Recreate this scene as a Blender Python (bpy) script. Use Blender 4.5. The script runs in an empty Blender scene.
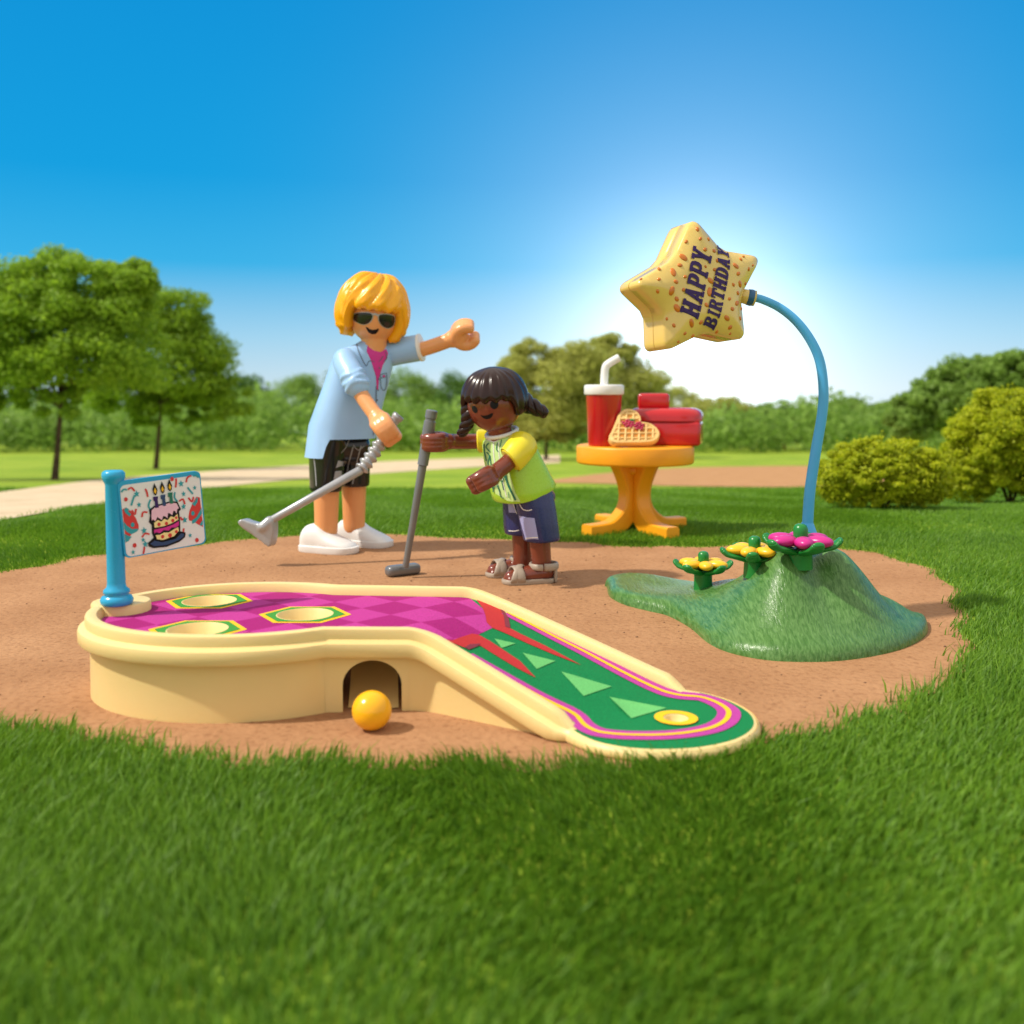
import bpy, bmesh, math, random
import numpy as np
from mathutils import Vector, Matrix, Quaternion
from mathutils.bvhtree import BVHTree
from mathutils.geometry import delaunay_2d_cdt
random.seed(7); np.random.seed(7)
sc = bpy.context.scene
COL = sc.collection
V = Vector
R = math.radians

# ------------------------------------------------------------------ camera
F = 1000.0; HOR = 390.0; TILT = R(4); PP = HOR + F * math.tan(TILT)
CAM = V((0, 0, 1))
cd = bpy.data.cameras.new('camera'); cam = bpy.data.objects.new('camera', cd); COL.objects.link(cam)
cam.location = CAM; cam.rotation_euler = (R(90) - TILT, 0, 0)
cd.sensor_width = 36; cd.lens = F / 1024 * 36
cd.shift_y = -(512 - PP) / 1024
cd.clip_start = 0.05; cd.clip_end = 2000
cd.dof.use_dof = True; cd.dof.focus_distance = 4.2; cd.dof.aperture_fstop = 1.6
cd.lens_unit = 'MILLIMETERS'
sc.camera = cam

def ray(px, py):
    u = (px - 512) / F; v = -(py - PP) / F
    return V((u, math.cos(TILT) + v * math.sin(TILT), -math.sin(TILT) + v * math.cos(TILT)))
def onz(px, py, z=0.0):
    d = ray(px, py); return CAM + d * ((z - 1) / d.z)
def at(px, py, Y):
    d = ray(px, py); return CAM + d * (Y / d.y)

# ------------------------------------------------------------------ helpers
def link(o, parent=None):
    COL.objects.link(o)
    if parent is not None: o.parent = parent
    return o
def tag(o, label=None, cat=None, group=None, kind=None):
    if label: o['label'] = label
    if cat: o['category'] = cat
    if group: o['group'] = group
    if kind: o['kind'] = kind
    return o
WORLD = {}
def wloc(o):
    return WORLD.get(o.name, V((0, 0, 0)))
def thing(name, loc, label, cat, group=None):
    o = bpy.data.objects.new(name, None); link(o); o.location = loc; o.empty_display_size = .1
    WORLD[o.name] = V(loc)
    return tag(o, label, cat, group)
BV = {}
def obj(name, bm, mats, parent=None, smooth=True, origin=None, angle=None):
    """bm is in world coordinates; the object's origin is its parent's (or origin)"""
    if not isinstance(mats, (list, tuple)): mats = [mats]
    bmesh.ops.recalc_face_normals(bm, faces=bm.faces[:]) if getattr(bm, 'is_valid', True) and not bm.faces.layers.int.get('keep') else None
    BVt = BVHTree.FromBMesh(bm)
    w = wloc(parent) if parent is not None else (V(origin) if origin is not None else V((0, 0, 0)))
    for v in bm.verts: v.co -= w
    me = bpy.data.meshes.new(name); bm.to_mesh(me); bm.free()
    for m in mats: me.materials.append(m)
    if smooth:
        me.polygons.foreach_set('use_smooth', [True] * len(me.polygons))
        if angle is not None:
            me.set_sharp_from_angle(angle=R(angle))
    o = bpy.data.objects.new(name, me); link(o, parent)
    if parent is None: o.location = w
    WORLD[o.name] = w; BV[o.name] = BVt
    return o
def np_obj(name, verts, faces, mats, parent=None, midx=None, smooth=False, origin=None):
    w = wloc(parent) if parent is not None else (V(origin) if origin is not None else V((0, 0, 0)))
    verts = np.asarray(verts, np.float32) - np.array(w, np.float32)
    faces = np.asarray(faces, np.int32); n, k = faces.shape
    me = bpy.data.meshes.new(name)
    me.vertices.add(len(verts)); me.vertices.foreach_set('co', verts.ravel())
    me.loops.add(n * k); me.loops.foreach_set('vertex_index', faces.ravel())
    me.polygons.add(n); me.polygons.foreach_set('loop_start', np.arange(0, n * k, k, dtype=np.int32))
    me.polygons.foreach_set('loop_total', np.full(n, k, np.int32))
    if not isinstance(mats, (list, tuple)): mats = [mats]
    for m in mats: me.materials.append(m)
    if midx is not None: me.polygons.foreach_set('material_index', np.asarray(midx, np.int32))
    if smooth: me.polygons.foreach_set('use_smooth', np.ones(n, bool))
    me.update(); me.validate()
    o = bpy.data.objects.new(name, me); link(o, parent)
    if parent is None: o.location = w
    WORLD[o.name] = w
    return o
def B(): return bmesh.new()
def spline(pts, n=8, closed=False):
    P = [tuple(p) for p in pts]; m = len(P); out = []
    k = len(P[0])
    for i in range(m if closed else m - 1):
        if closed: a, b, c, d = P[(i - 1) % m], P[i], P[(i + 1) % m], P[(i + 2) % m]
        else: a, b, c, d = P[max(i - 1, 0)], P[i], P[i + 1], P[min(i + 2, m - 1)]
        for j in range(n):
            t = j / n
            out.append(tuple(.5 * (2 * b[q] + (c[q] - a[q]) * t + (2 * a[q] - 5 * b[q] + 4 * c[q] - d[q]) * t * t + (3 * b[q] - a[q] - 3 * c[q] + d[q]) * t ** 3) for q in range(k)))
    if not closed: out.append(P[-1])
    return out
def ring(bm, c, a, b, n, f=None):
    return [bm.verts.new(c + a * math.cos(2 * math.pi * i / n) + b * math.sin(2 * math.pi * i / n)) for i in range(n)]
def skin_rings(bm, rings, cap0=True, cap1=True, mi=0):
    n = len(rings[0])
    for r0, r1 in zip(rings, rings[1:]):
        for i in range(n):
            f = bm.faces.new((r0[i], r0[(i + 1) % n], r1[(i + 1) % n], r1[i])); f.material_index = mi
    if cap0: bm.faces.new(rings[0][::-1]).material_index = mi
    if cap1: bm.faces.new(rings[-1]).material_index = mi
def tube(bm, pts, rad, n=16, caps='round', mi=0, flat=None):
    """swept tube. rad: number or list; caps round|flat"""
    P = [V(p) for p in pts]
    if not isinstance(rad, (list, tuple)): rad = [rad] * len(P)
    T = []
    for i in range(len(P)):
        d = P[min(i + 1, len(P) - 1)] - P[max(i - 1, 0)]
        T.append(d.normalized())
    up = V((0, 0, 1)) if abs(T[0].z) < .9 else V((0, 1, 0))
    a = T[0].cross(up).normalized()
    rings = []
    def add(c, r, t, a):
        b = t.cross(a).normalized(); rings.append(ring(bm, c, a * r, b * r, n))
    if caps == 'round':
        for q in (80, 60, 40, 20): add(P[0] - T[0] * rad[0] * math.sin(R(q)), rad[0] * math.cos(R(q)), T[0], a)
    elif caps == 'bevel':
        add(P[0], rad[0] * .82, T[0], a); P0 = P[0]; P[0] = P[0] + T[0] * rad[0] * .18
    for i, p in enumerate(P):
        a = (a - T[i] * a.dot(T[i])).normalized()
        if caps == 'bevel' and i == len(P) - 1:
            add(p - T[i] * rad[i] * .18, rad[i], T[i], a); add(p, rad[i] * .82, T[i], a)
        else: add(p, rad[i], T[i], a)
    if caps == 'round':
        for q in (20, 40, 60, 80): add(P[-1] + T[-1] * rad[-1] * math.sin(R(q)), rad[-1] * math.cos(R(q)), T[-1], a)
    skin_rings(bm, rings, mi=mi)
def lathe(bm, prof, c, axis=V((0, 0, 1)), n=40, mi=0, cap0=True, cap1=True, sx=1, sy=1, xa=None):
    """prof: (radius, height) from bottom to top"""
    axis = V(axis).normalized()
    a = V(xa) if xa is not None else (V((1, 0, 0)) if abs(axis.x) < .9 else V((0, 1, 0)))
    a = (a - axis * a.dot(axis)).normalized(); b = axis.cross(a)
    skin_rings(bm, [ring(bm, V(c) + axis * h, a * (r * sx), b * (r * sy), n) for r, h in prof], cap0, cap1, mi)
def ellipsoid(bm, c, ax, n=28, m=16, fn=None):
    """ax: three axis vectors; fn(dir)->scale"""
    c = V(c); rows = []
    for j in range(1, m):
        th = math.pi * j / m; row = []
        for i in range(n):
            ph = 2 * math.pi * i / n
            s = (math.sin(th) * math.cos(ph), math.sin(th) * math.sin(ph), -math.cos(th))
            k = fn(s) if fn else 1
            row.append(bm.verts.new(c + (ax[0] * s[0] + ax[1] * s[1] + ax[2] * s[2]) * k))
        rows.append(row)
    p0 = bm.verts.new(c - ax[2] * (fn((0, 0, -1)) if fn else 1)); p1 = bm.verts.new(c + ax[2] * (fn((0, 0, 1)) if fn else 1))
    skin_rings(bm, rows, False, False)
    for i in range(n):
        bm.faces.new((p0, rows[0][(i + 1) % n], rows[0][i])); bm.faces.new((p1, rows[-1][i], rows[-1][(i + 1) % n]))
def rbox(bm, c, x, y, z, hx, hy, hz, bev=.01, seg=3, mi=0):
    """rounded box with axes x,y,z"""
    r = bmesh.ops.create_cube(bm, size=1)
    vs = r['verts']; c = V(c)
    M = Matrix((x, y, z)).transposed()
    for v in vs: v.co = V((v.co.x * 2 * hx, v.co.y * 2 * hy, v.co.z * 2 * hz))
    es = list({e for v in vs for e in v.link_edges})
    out = bmesh.ops.bevel(bm, geom=es, offset=bev, segments=seg, affect='EDGES', profile=.5)
    allv = {v for f in out['faces'] for v in f.verts} | {v for v in vs if v.is_valid}
    todo = set(allv)
    for v in todo: v.co = c + M @ v.co
    for v in todo:
        for f in v.link_faces: f.material_index = mi
def cdt(outer, holes=(), spacing=None, extra=()):
    """triangulate a 2D outline with holes and inner points -> verts, tris"""
    pts = []; edges = []
    for loop in [outer] + list(holes):
        b = len(pts); k = len(loop)
        pts += [V((p[0], p[1])) for p in loop]
        edges += [(b + i, b + (i + 1) % k) for i in range(k)]
    def inside(x, y, loop):
        c = False; j = len(loop) - 1
        for i in range(len(loop)):
            xi, yi = loop[i][0], loop[i][1]; xj, yj = loop[j][0], loop[j][1]
            if (yi > y) != (yj > y) and x < (xj - xi) * (y - yi) / (yj - yi) + xi: c = not c
            j = i
        return c
    if spacing:
        xs = [p[0] for p in outer]; ys = [p[1] for p in outer]
        x = min(xs) + spacing * .5
        while x < max(xs):
            y = min(ys) + spacing * .5
            while y < max(ys):
                if inside(x, y, outer) and not any(inside(x, y, h) for h in holes):
                    pts.append(V((x + random.uniform(-.1, .1) * spacing, y + random.uniform(-.1, .1) * spacing)))
                y += spacing
            x += spacing
    pts += [V(p) for p in extra]
    r = delaunay_2d_cdt(pts, edges, [], 0, 1e-6)
    vs, fs = r[0], r[2]
    tris = []
    for f in fs:
        cx = sum(vs[i].x for i in f) / len(f); cy = sum(vs[i].y for i in f) / len(f)
        if inside(cx, cy, outer) and not any(inside(cx, cy, h) for h in holes): tris.append(tuple(f))
    return vs, tris
def sheet(bm, outer, zf, holes=(), spacing=None, mi=0):
    vs, tr = cdt(outer, holes, spacing)
    bv = [bm.verts.new((p.x, p.y, zf(p.x, p.y))) for p in vs]
    for t in tr:
        f = bm.faces.new([bv[i] for i in t]); f.material_index = mi
        f.normal_update()
        if f.normal.z < 0: f.normal_flip()
def decal(bm, target, poly, off=.002, spacing=2.5, mi=0, raymap=None, holes=()):
    """a thin print lying on a surface: outline projected onto the target's mesh"""
    vs, tr = cdt(poly, holes, spacing)
    bt = BV[target.name] if not isinstance(target, BVHTree) else target
    out = []
    for p in vs:
        if raymap: o, d = raymap(p.x, p.y)
        else: o, d = CAM, ray(p.x, p.y).normalized()
        h, nn, _, _ = bt.ray_cast(o, d)
        if h is None: out.append(None); continue
        if nn.dot(d) > 0: nn = -nn
        out.append(bm.verts.new(h + nn * off))
    for t in tr:
        if all(out[i] is not None for i in t):
            f = bm.faces.new([out[i] for i in t]); f.material_index = mi
def dline(pts, w, closed=False):
    """2D polyline -> thin outline polygon"""
    P = [V((p[0], p[1])) for p in pts]; L = []; Rr = []
    for i in range(len(P)):
        d = (P[min(i + 1, len(P) - 1)] - P[max(i - 1, 0)])
        if d.length < 1e-9: d = V((1, 0))
        d.normalize(); nn = V((-d.y, d.x)) * (w / 2 if not isinstance(w, (list, tuple)) else w[i] / 2)
        L.append(P[i] + nn); Rr.append(P[i] - nn)
    return [tuple(p) for p in L + Rr[::-1]]
def ell(cx, cy, rx, ry, rot=0, n=20):
    c, s = math.cos(R(rot)), math.sin(R(rot)); o = []
    for i in range(n):
        a = 2 * math.pi * i / n; x, y = rx * math.cos(a), ry * math.sin(a)
        o.append((cx + x * c - y * s, cy + x * s + y * c))
    return o
def fuse(name, bm, voxel, mat, parent, smooth_it=3):
    """union of overlapping closed shapes as one continuous skin"""
    me = bpy.data.meshes.new('tmp'); bmesh.ops.recalc_face_normals(bm, faces=bm.faces[:]); bm.to_mesh(me); bm.free()
    o = bpy.data.objects.new('tmp', me); COL.objects.link(o)
    m = o.modifiers.new('r', 'REMESH'); m.mode = 'VOXEL'; m.voxel_size = voxel
    s = o.modifiers.new('s', 'SMOOTH'); s.iterations = smooth_it; s.factor = .5
    dg = bpy.context.evaluated_depsgraph_get(); dg.update()
    b2 = bmesh.new(); b2.from_mesh(bpy.data.meshes.new_from_object(o.evaluated_get(dg)))
    bpy.data.objects.remove(o); bpy.data.meshes.remove(me)
    return obj(name, b2, mat, parent)

# ------------------------------------------------------------------ materials
def mat(name, col, rough=.4, spec=.5, sss=0, var=0, vscale=8, bump=0, bscale=60, metal=0, col2=None, coat=0, trans=0, detail=3, bdist=.01):
    m = bpy.data.materials.new(name); m.use_nodes = True
    nt = m.node_tree; p = nt.nodes['Principled BSDF']; L = nt.links
    p.inputs['Base Color'].default_value = (*col, 1); p.inputs['Roughness'].default_value = rough
    p.inputs['Specular IOR Level'].default_value = spec; p.inputs['Metallic'].default_value = metal
    if coat: p.inputs['Coat Weight'].default_value = coat; p.inputs['Coat Roughness'].default_value = .12
    if sss:
        p.inputs['Subsurface Weight'].default_value = sss; p.inputs['Subsurface Radius'].default_value = (.03, .015, .008)
        p.inputs['Subsurface Scale'].default_value = .5
    tc = nt.nodes.new('ShaderNodeTexCoord')
    if col2 or var:
        n = nt.nodes.new('ShaderNodeTexNoise'); n.inputs['Scale'].default_value = vscale; n.inputs['Detail'].default_value = detail
        L.new(tc.outputs['Object'], n.inputs['Vector'])
        r = nt.nodes.new('ShaderNodeValToRGB'); c2 = col2 or tuple(min(1, c * (1 + var)) for c in col)
        c1 = col if col2 else tuple(c * (1 - var) for c in col)
        r.color_ramp.elements[0].position = .35; r.color_ramp.elements[1].position = .65
        r.color_ramp.elements[0].color = (*c1, 1); r.color_ramp.elements[1].color = (*c2, 1)
        L.new(n.outputs['Fac'], r.inputs['Fac']); L.new(r.outputs['Color'], p.inputs['Base Color'])
    n2 = nt.nodes.new('ShaderNodeTexNoise'); n2.inputs['Scale'].default_value = bscale; n2.inputs['Detail'].default_value = 4
    L.new(tc.outputs['Object'], n2.inputs['Vector'])
    if bump:
        b = nt.nodes.new('ShaderNodeBump'); b.inputs['Strength'].default_value = bump; b.inputs['Distance'].default_value = bdist
        L.new(n2.outputs['Fac'], b.inputs['Height']); L.new(b.outputs['Normal'], p.inputs['Normal'])
    mr = nt.nodes.new('ShaderNodeMapRange'); mr.inputs['To Min'].default_value = max(.02, rough - .06); mr.inputs['To Max'].default_value = min(1, rough + .06)
    L.new(n2.outputs['Fac'], mr.inputs['Value']); L.new(mr.outputs['Result'], p.inputs['Roughness'])
    return m
def s2l(r, g, b):
    f = lambda c: (c / 12.92 if c <= .04045 else ((c + .055) / 1.055) ** 2.4)
    return (f(r / 255), f(g / 255), f(b / 255))
def leafmat(name, c1, c2, c3=None, tr=.25, rough=.55):
    m = bpy.data.materials.new(name); m.use_nodes = True
    nt = m.node_tree; p = nt.nodes['Principled BSDF']; L = nt.links
    g = nt.nodes.new('ShaderNodeNewGeometry'); r = nt.nodes.new('ShaderNodeValToRGB')
    r.color_ramp.elements[0].color = (*c1, 1); r.color_ramp.elements[1].color = (*c2, 1)
    if c3: e = r.color_ramp.elements.new(.88); e.color = (*c2, 1); r.color_ramp.elements[-1].color = (*c3, 1)
    tc = nt.nodes.new('ShaderNodeTexCoord'); n = nt.nodes.new('ShaderNodeTexNoise'); n.inputs['Scale'].default_value = 1.3; n.inputs['Detail'].default_value = 2
    L.new(tc.outputs['Object'], n.inputs['Vector'])
    mx = nt.nodes.new('ShaderNodeMath'); mx.operation = 'MULTIPLY_ADD'; mx.inputs[1].default_value = .55
    m2 = nt.nodes.new('ShaderNodeMath'); m2.operation = 'MULTIPLY'; m2.inputs[1].default_value = .5
    L.new(n.outputs['Fac'], m2.inputs[0]); L.new(g.outputs['Random Per Island'], mx.inputs[0]); L.new(m2.outputs[0], mx.inputs[2])
    L.new(mx.outputs[0], r.inputs['Fac']); L.new(r.outputs['Color'], p.inputs['Base Color'])
    p.inputs['Roughness'].default_value = rough; p.inputs['Specular IOR Level'].default_value = .3
    t = nt.nodes.new('ShaderNodeBsdfTranslucent'); L.new(r.outputs['Color'], t.inputs['Color'])
    ms = nt.nodes.new('ShaderNodeMixShader'); ms.inputs[0].default_value = tr
    L.new(p.outputs[0], ms.inputs[1]); L.new(t.outputs[0], ms.inputs[2])
    L.new(ms.outputs[0], nt.nodes['Material Output'].inputs['Surface'])
    return m
M = {}
M['cream'] = mat('cream plastic', (.80, .61, .26), .42, sss=.12, var=.03, vscale=3, bump=.06, bscale=90)
M['felt_green'] = mat('green felt', (.004, .19, .055), .8, .2, var=.18, vscale=220, bump=.2, bscale=300)
M['felt_hex'] = mat('hexagon green felt', (.05, .27, .04), .8, .2, var=.12, vscale=220)
M['felt_lime'] = mat('light green felt', (.13, .46, .14), .8, .2, var=.12, vscale=220, bump=.2, bscale=300)
M['felt_red'] = mat('red felt', (.46, .028, .03), .8, .2, var=.1, vscale=220, bump=.2, bscale=300)
M['felt_maroon'] = mat('maroon felt', (.2, .03, .05), .8, .2, var=.1, vscale=220)
M['felt_mag'] = mat('magenta felt', (.44, .05, .30), .8, .2, var=.1, vscale=220, bump=.2, bscale=300)
M['felt_yel'] = mat('yellow felt', (.86, .5, .015), .7, .2, var=.06, vscale=220)
M['blue'] = mat('blue plastic', (.02, .35, .62), .25, var=.03)
M['skyblue'] = mat('light blue plastic', (.07, .40, .80), .3, var=.03)
M['dkblue'] = mat('dark blue plastic', (.015, .1, .25), .3)
M['white'] = mat('white plastic', (.8, .8, .78), .38, var=.02)
M['paper'] = mat('white print', (.78, .78, .77), .4, var=.015, vscale=200)
M['ball'] = mat('yellow ball plastic', (.92, .46, .01), .22, sss=.1, var=.02)
M['orange'] = mat('orange plastic', (.88, .36, .008), .42, sss=.1, var=.05, vscale=5, bump=.04)
M['red'] = mat('red plastic', (.47, .006, .012), .2, var=.05, coat=.4)
M['dkred'] = mat('dark red plastic', (.36, .006, .012), .3, var=.05)
M['skinA'] = mat('tan skin plastic', (.80, .36, .14), .33, sss=.15, var=.02)
M['skinB'] = mat('brown skin plastic', (.185, .040, .020), .25, var=.04, coat=.2)
M['hairA'] = mat('golden yellow plastic', (.95, .43, .006), .3, sss=.08, var=.04)
M['hairB'] = mat('dark brown plastic', (.022, .008, .006), .25, .38)
M['shirtA'] = mat('light blue shirt plastic', (.33, .55, .86), .34, sss=.06, var=.02)
M['fine'] = mat('ink line print', (.09, .11, .16), .5)
M['magenta'] = mat('magenta plastic', (.62, .015, .27), .35)
M['black'] = mat('black plastic', (.012, .012, .014), .16)
M['ink'] = mat('dark ink print', (.006, .005, .008), .45, .25)
M['grey'] = mat('grey print', (.32, .33, .35), .4)
M['silver'] = mat('silver grey plastic', (.42, .43, .45), .3, metal=.35, var=.05, vscale=20)
M['steel'] = mat('dark silver plastic', (.2, .205, .215), .3, metal=.45, var=.06, vscale=20)
M['lime'] = mat('lime green plastic', (.36, .64, .03), .28, sss=.05, var=.03)
M['limepale'] = mat('pale lime print', (.55, .78, .3), .4)
M['deepgreen'] = mat('dark green print', (.01, .16, .1), .4)
M['yellow'] = mat('yellow plastic', (.80, .68, .03), .3, var=.02)
M['navy'] = mat('navy plastic', (.022, .03, .13), .28, var=.1, vscale=6)
M['lilac'] = mat('lilac print', (.36, .38, .68), .4)
M['sandal'] = mat('taupe plastic', (.38, .31, .24), .42, var=.04)
M['flgreen'] = mat('green flower plastic', (.008, .2, .03), .3, var=.06)
M['flyel'] = mat('yellow flower plastic', (.88, .5, .015), .32)
M['flmag'] = mat('magenta flower plastic', (.55, .015, .22), .32)
M['waffle'] = mat('waffle plastic', (.80, .52, .19), .5, var=.08, vscale=14, bump=.1)
M['wafflebrown'] = mat('browned waffle squares', (.55, .2, .02), .55, var=.2, vscale=40)
M['star'] = mat('pale gold plastic', (.76, .53, .14), .2, sss=.05, var=.04, vscale=5, coat=.5)
M['stardot'] = mat('orange sprinkle print', (.62, .17, .012), .3, var=.1, coat=.2)
M['purple'] = mat('dark purple print', (.035, .010, .11), .45, .3)
M['teal'] = mat('teal print', (.02, .33, .38), .45)
M['pred'] = mat('red print', (.62, .03, .03), .45)
M['pink'] = mat('pale pink print', (.82, .52, .64), .45)
M['pcream'] = mat('pale yellow print', (.88, .72, .3), .45)
M['pdkblue'] = mat('dark blue print', (.015, .05, .15), .45)
M['bark'] = mat('bark', (.09, .058, .035), .9, .2, var=.4, vscale=9, bump=.6, bscale=30, bdist=.05)

# felt with a soft diamond pattern woven in
def checker_felt():
    m = mat('magenta diamond felt', (.55, .02, .33), .8, .2, bump=.2, bscale=300); nt = m.node_tree; L = nt.links; p = nt.nodes['Principled BSDF']
    tc = nt.nodes.new('ShaderNodeTexCoord'); mp = nt.nodes.new('ShaderNodeMapping'); mp.inputs['Rotation'].default_value = (0, 0, R(42)); mp.inputs['Scale'].default_value = (1, 1, 0)
    L.new(tc.outputs['Object'], mp.inputs['Vector'])
    c = nt.nodes.new('ShaderNodeTexChecker'); c.inputs['Scale'].default_value = 6.6
    c.inputs['Color1'].default_value = (.45, .035, .25, 1); c.inputs['Color2'].default_value = (.33, .010, .15, 1)
    L.new(mp.outputs[0], c.inputs['Vector'])
    n = nt.nodes.new('ShaderNodeTexNoise'); n.inputs['Scale'].default_value = 230; L.new(tc.outputs['Object'], n.inputs['Vector'])
    mr = nt.nodes.new('ShaderNodeMapRange'); mr.inputs['From Min'].default_value = .3; mr.inputs['From Max'].default_value = .7
    mr.inputs['To Min'].default_value = .75; mr.inputs['To Max'].default_value = 1.25; L.new(n.outputs['Fac'], mr.inputs['Value'])
    h = nt.nodes.new('ShaderNodeVectorMath'); h.operation = 'SCALE'; L.new(c.outputs['Color'], h.inputs[0]); L.new(mr.outputs[0], h.inputs['Scale'])
    L.new(h.outputs[0], p.inputs['Base Color'])
    return m
M['checker'] = checker_felt()

# ------------------------------------------------------------------ ground
PW = .285; T0 = .125; D0 = 8.0
def terr_exact(Y):
    if Y <= D0 - 1: return 0.0
    f = lambda y: 1 - y * T0 * (D0 / y) ** PW
    if Y >= D0 + 1: return f(Y)
    s = (Y - (D0 - 1)) / 2; return f(D0 + 1) * s * s
ROWS = [-12, -6, -3, -1, 0, 1, 2, 3, 4, 5, 6, 6.5, 7] + [7 + i * .1 for i in range(1, 31)]
y = 10.0
while y < 320: y *= 1.03; ROWS.append(y)
ROWZ = [terr_exact(v) for v in ROWS]
def terr(Y): return float(np.interp(Y, ROWS, ROWZ))
def onterr(px, py):
    d = ray(px, py).normalized(); lo, hi = .5, 400.0
    d = d / d.y
    for _ in range(60):
        mid = (lo + hi) / 2
        if 1 + d.z * mid > terr(mid): lo = mid
        else: hi = mid
    return V((d.x * lo, lo, terr(lo)))
xs = np.linspace(-260, 260, 27)
vv = [(x, Y, z) for Y, z in zip(ROWS, ROWZ) for x in xs]
nx = len(xs); ff = [(r * nx + c, r * nx + c + 1, (r + 1) * nx + c + 1, (r + 1) * nx + c) for r in range(len(ROWS) - 1) for c in range(nx - 1)]
def lawnmat():
    m = bpy.data.materials.new('lawn'); m.use_nodes = True; nt = m.node_tree; L = nt.links; p = nt.nodes['Principled BSDF']
    tc = nt.nodes.new('ShaderNodeTexCoord')
    def noise(s, d):
        n = nt.nodes.new('ShaderNodeTexNoise'); n.inputs['Scale'].default_value = s; n.inputs['Detail'].default_value = d; L.new(tc.outputs['Object'], n.inputs['Vector']); return n
    a = noise(.35, 3); b = noise(26, 6)
    r1 = nt.nodes.new('ShaderNodeValToRGB'); r1.color_ramp.elements[0].position = .3; r1.color_ramp.elements[1].position = .7
    r1.color_ramp.elements[0].color = (.17, .29, .022, 1); r1.color_ramp.elements[1].color = (.33, .42, .045, 1)
    L.new(a.outputs['Fac'], r1.inputs['Fac'])
    mr = nt.nodes.new('ShaderNodeMapRange'); mr.inputs['From Min'].default_value = .3; mr.inputs['From Max'].default_value = .7; mr.inputs['To Min'].default_value = .65; mr.inputs['To Max'].default_value = 1.3
    L.new(b.outputs['Fac'], mr.inputs['Value'])
    h = nt.nodes.new('ShaderNodeVectorMath'); h.operation = 'SCALE'; L.new(r1.outputs['Color'], h.inputs[0]); L.new(mr.outputs[0], h.inputs['Scale']); L.new(h.outputs[0], p.inputs['Base Color'])
    p.inputs['Roughness'].default_value = .9; p.inputs['Specular IOR Level'].default_value = .1
    bp = nt.nodes.new('ShaderNodeBump'); bp.inputs['Strength'].default_value = .8; bp.inputs['Distance'].default_value = .03; L.new(b.outputs['Fac'], bp.inputs['Height']); L.new(bp.outputs['Normal'], p.inputs['Normal'])
    return m
tag(np_obj('lawn', vv, ff, lawnmat()), 'green lawn sloping away to the far trees', kind='structure')

def dirtmat(name, c1, c2, c3):
    m = bpy.data.materials.new(name); m.use_nodes = True; nt = m.node_tree; L = nt.links; p = nt.nodes['Principled BSDF']
    tc = nt.nodes.new('ShaderNodeTexCoord')
    def noise(s, d, rg=.55):
        n = nt.nodes.new('ShaderNodeTexNoise'); n.inputs['Scale'].default_value = s; n.inputs['Detail'].default_value = d; n.inputs['Roughness'].default_value = rg; L.new(tc.outputs['Object'], n.inputs['Vector']); return n
    a = noise(2.2, 5); b = noise(38, 8, .7); v = nt.nodes.new('ShaderNodeTexVoronoi'); v.inputs['Scale'].default_value = 42; L.new(tc.outputs['Object'], v.inputs['Vector'])
    r = nt.nodes.new('ShaderNodeValToRGB'); r.color_ramp.elements[0].position = .3; r.color_ramp.elements[1].position = .72
    r.color_ramp.elements[0].color = (*c1, 1); r.color_ramp.elements[1].color = (*c2, 1); L.new(a.outputs['Fac'], r.inputs['Fac'])
    r2 = nt.nodes.new('ShaderNodeValToRGB'); r2.color_ramp.elements[0].position = .33; r2.color_ramp.elements[1].position = .5
    r2.color_ramp.elements[0].color = (*c3, 1); r2.color_ramp.elements[1].color = (1, 1, 1, 1); L.new(b.outputs['Fac'], r2.inputs['Fac'])
    mx = nt.nodes.new('ShaderNodeMix'); mx.data_type = 'RGBA'; mx.blend_type = 'MULTIPLY'; mx.inputs[0].default_value = .55
    L.new(r.outputs['Color'], mx.inputs[6]); L.new(r2.outputs['Color'], mx.inputs[7]); L.new(mx.outputs[2], p.inputs['Base Color'])
    p.inputs['Roughness'].default_value = .95; p.inputs['Specular IOR Level'].default_value = .15
    bp = nt.nodes.new('ShaderNodeBump'); bp.inputs['Strength'].default_value = .5; bp.inputs['Distance'].default_value = .012; L.new(b.outputs['Fac'], bp.inputs['Height'])
    b2 = nt.nodes.new('ShaderNodeBump'); b2.inputs['Strength'].default_value = .25; b2.inputs['Distance'].default_value = .01; L.new(v.outputs['Distance'], b2.inputs['Height']); L.new(bp.outputs['Normal'], b2.inputs['Normal']); L.new(b2.outputs['Normal'], p.inputs['Normal'])
    return m
DIRT_PX = [(-120, 590), (-40, 580), (30, 568), (100, 555), (170, 548), (240, 541), (300, 536), (360, 534), (430, 537), (500, 540), (570, 543), (640, 547), (700, 547), (760, 546), (810, 545),
           (862, 552), (920, 566), (955, 588), (962, 612), (968, 640), (966, 668), (945, 690), (900, 710), (850, 726), (780, 742), (700, 757), (620, 767), (550, 771), (450, 768),
           (330, 766), (220, 767), (165, 758), (110, 744), (50, 735), (-40, 724), (-140, 712), (-230, 660)]
DIRT = spline([tuple(onz(*p))[:2] for p in DIRT_PX], 7, True)
DIRT = [(x + .03 * math.sin(i * .9) + random.uniform(-.012, .012), y + .03 * math.cos(i * .71) + random.uniform(-.012, .012)) for i, (x, y) in enumerate(DIRT)]
bm = B(); sheet(bm, DIRT, lambda x, y: .004, spacing=.35)
DIRTM = dirtmat('dirt', (.355, .18, .085), (.46, .25, .125), (.5, .4, .36))
tag(obj('dirt_ground', bm, DIRTM), 'round clearing of bare reddish brown dirt', kind='structure')
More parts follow.
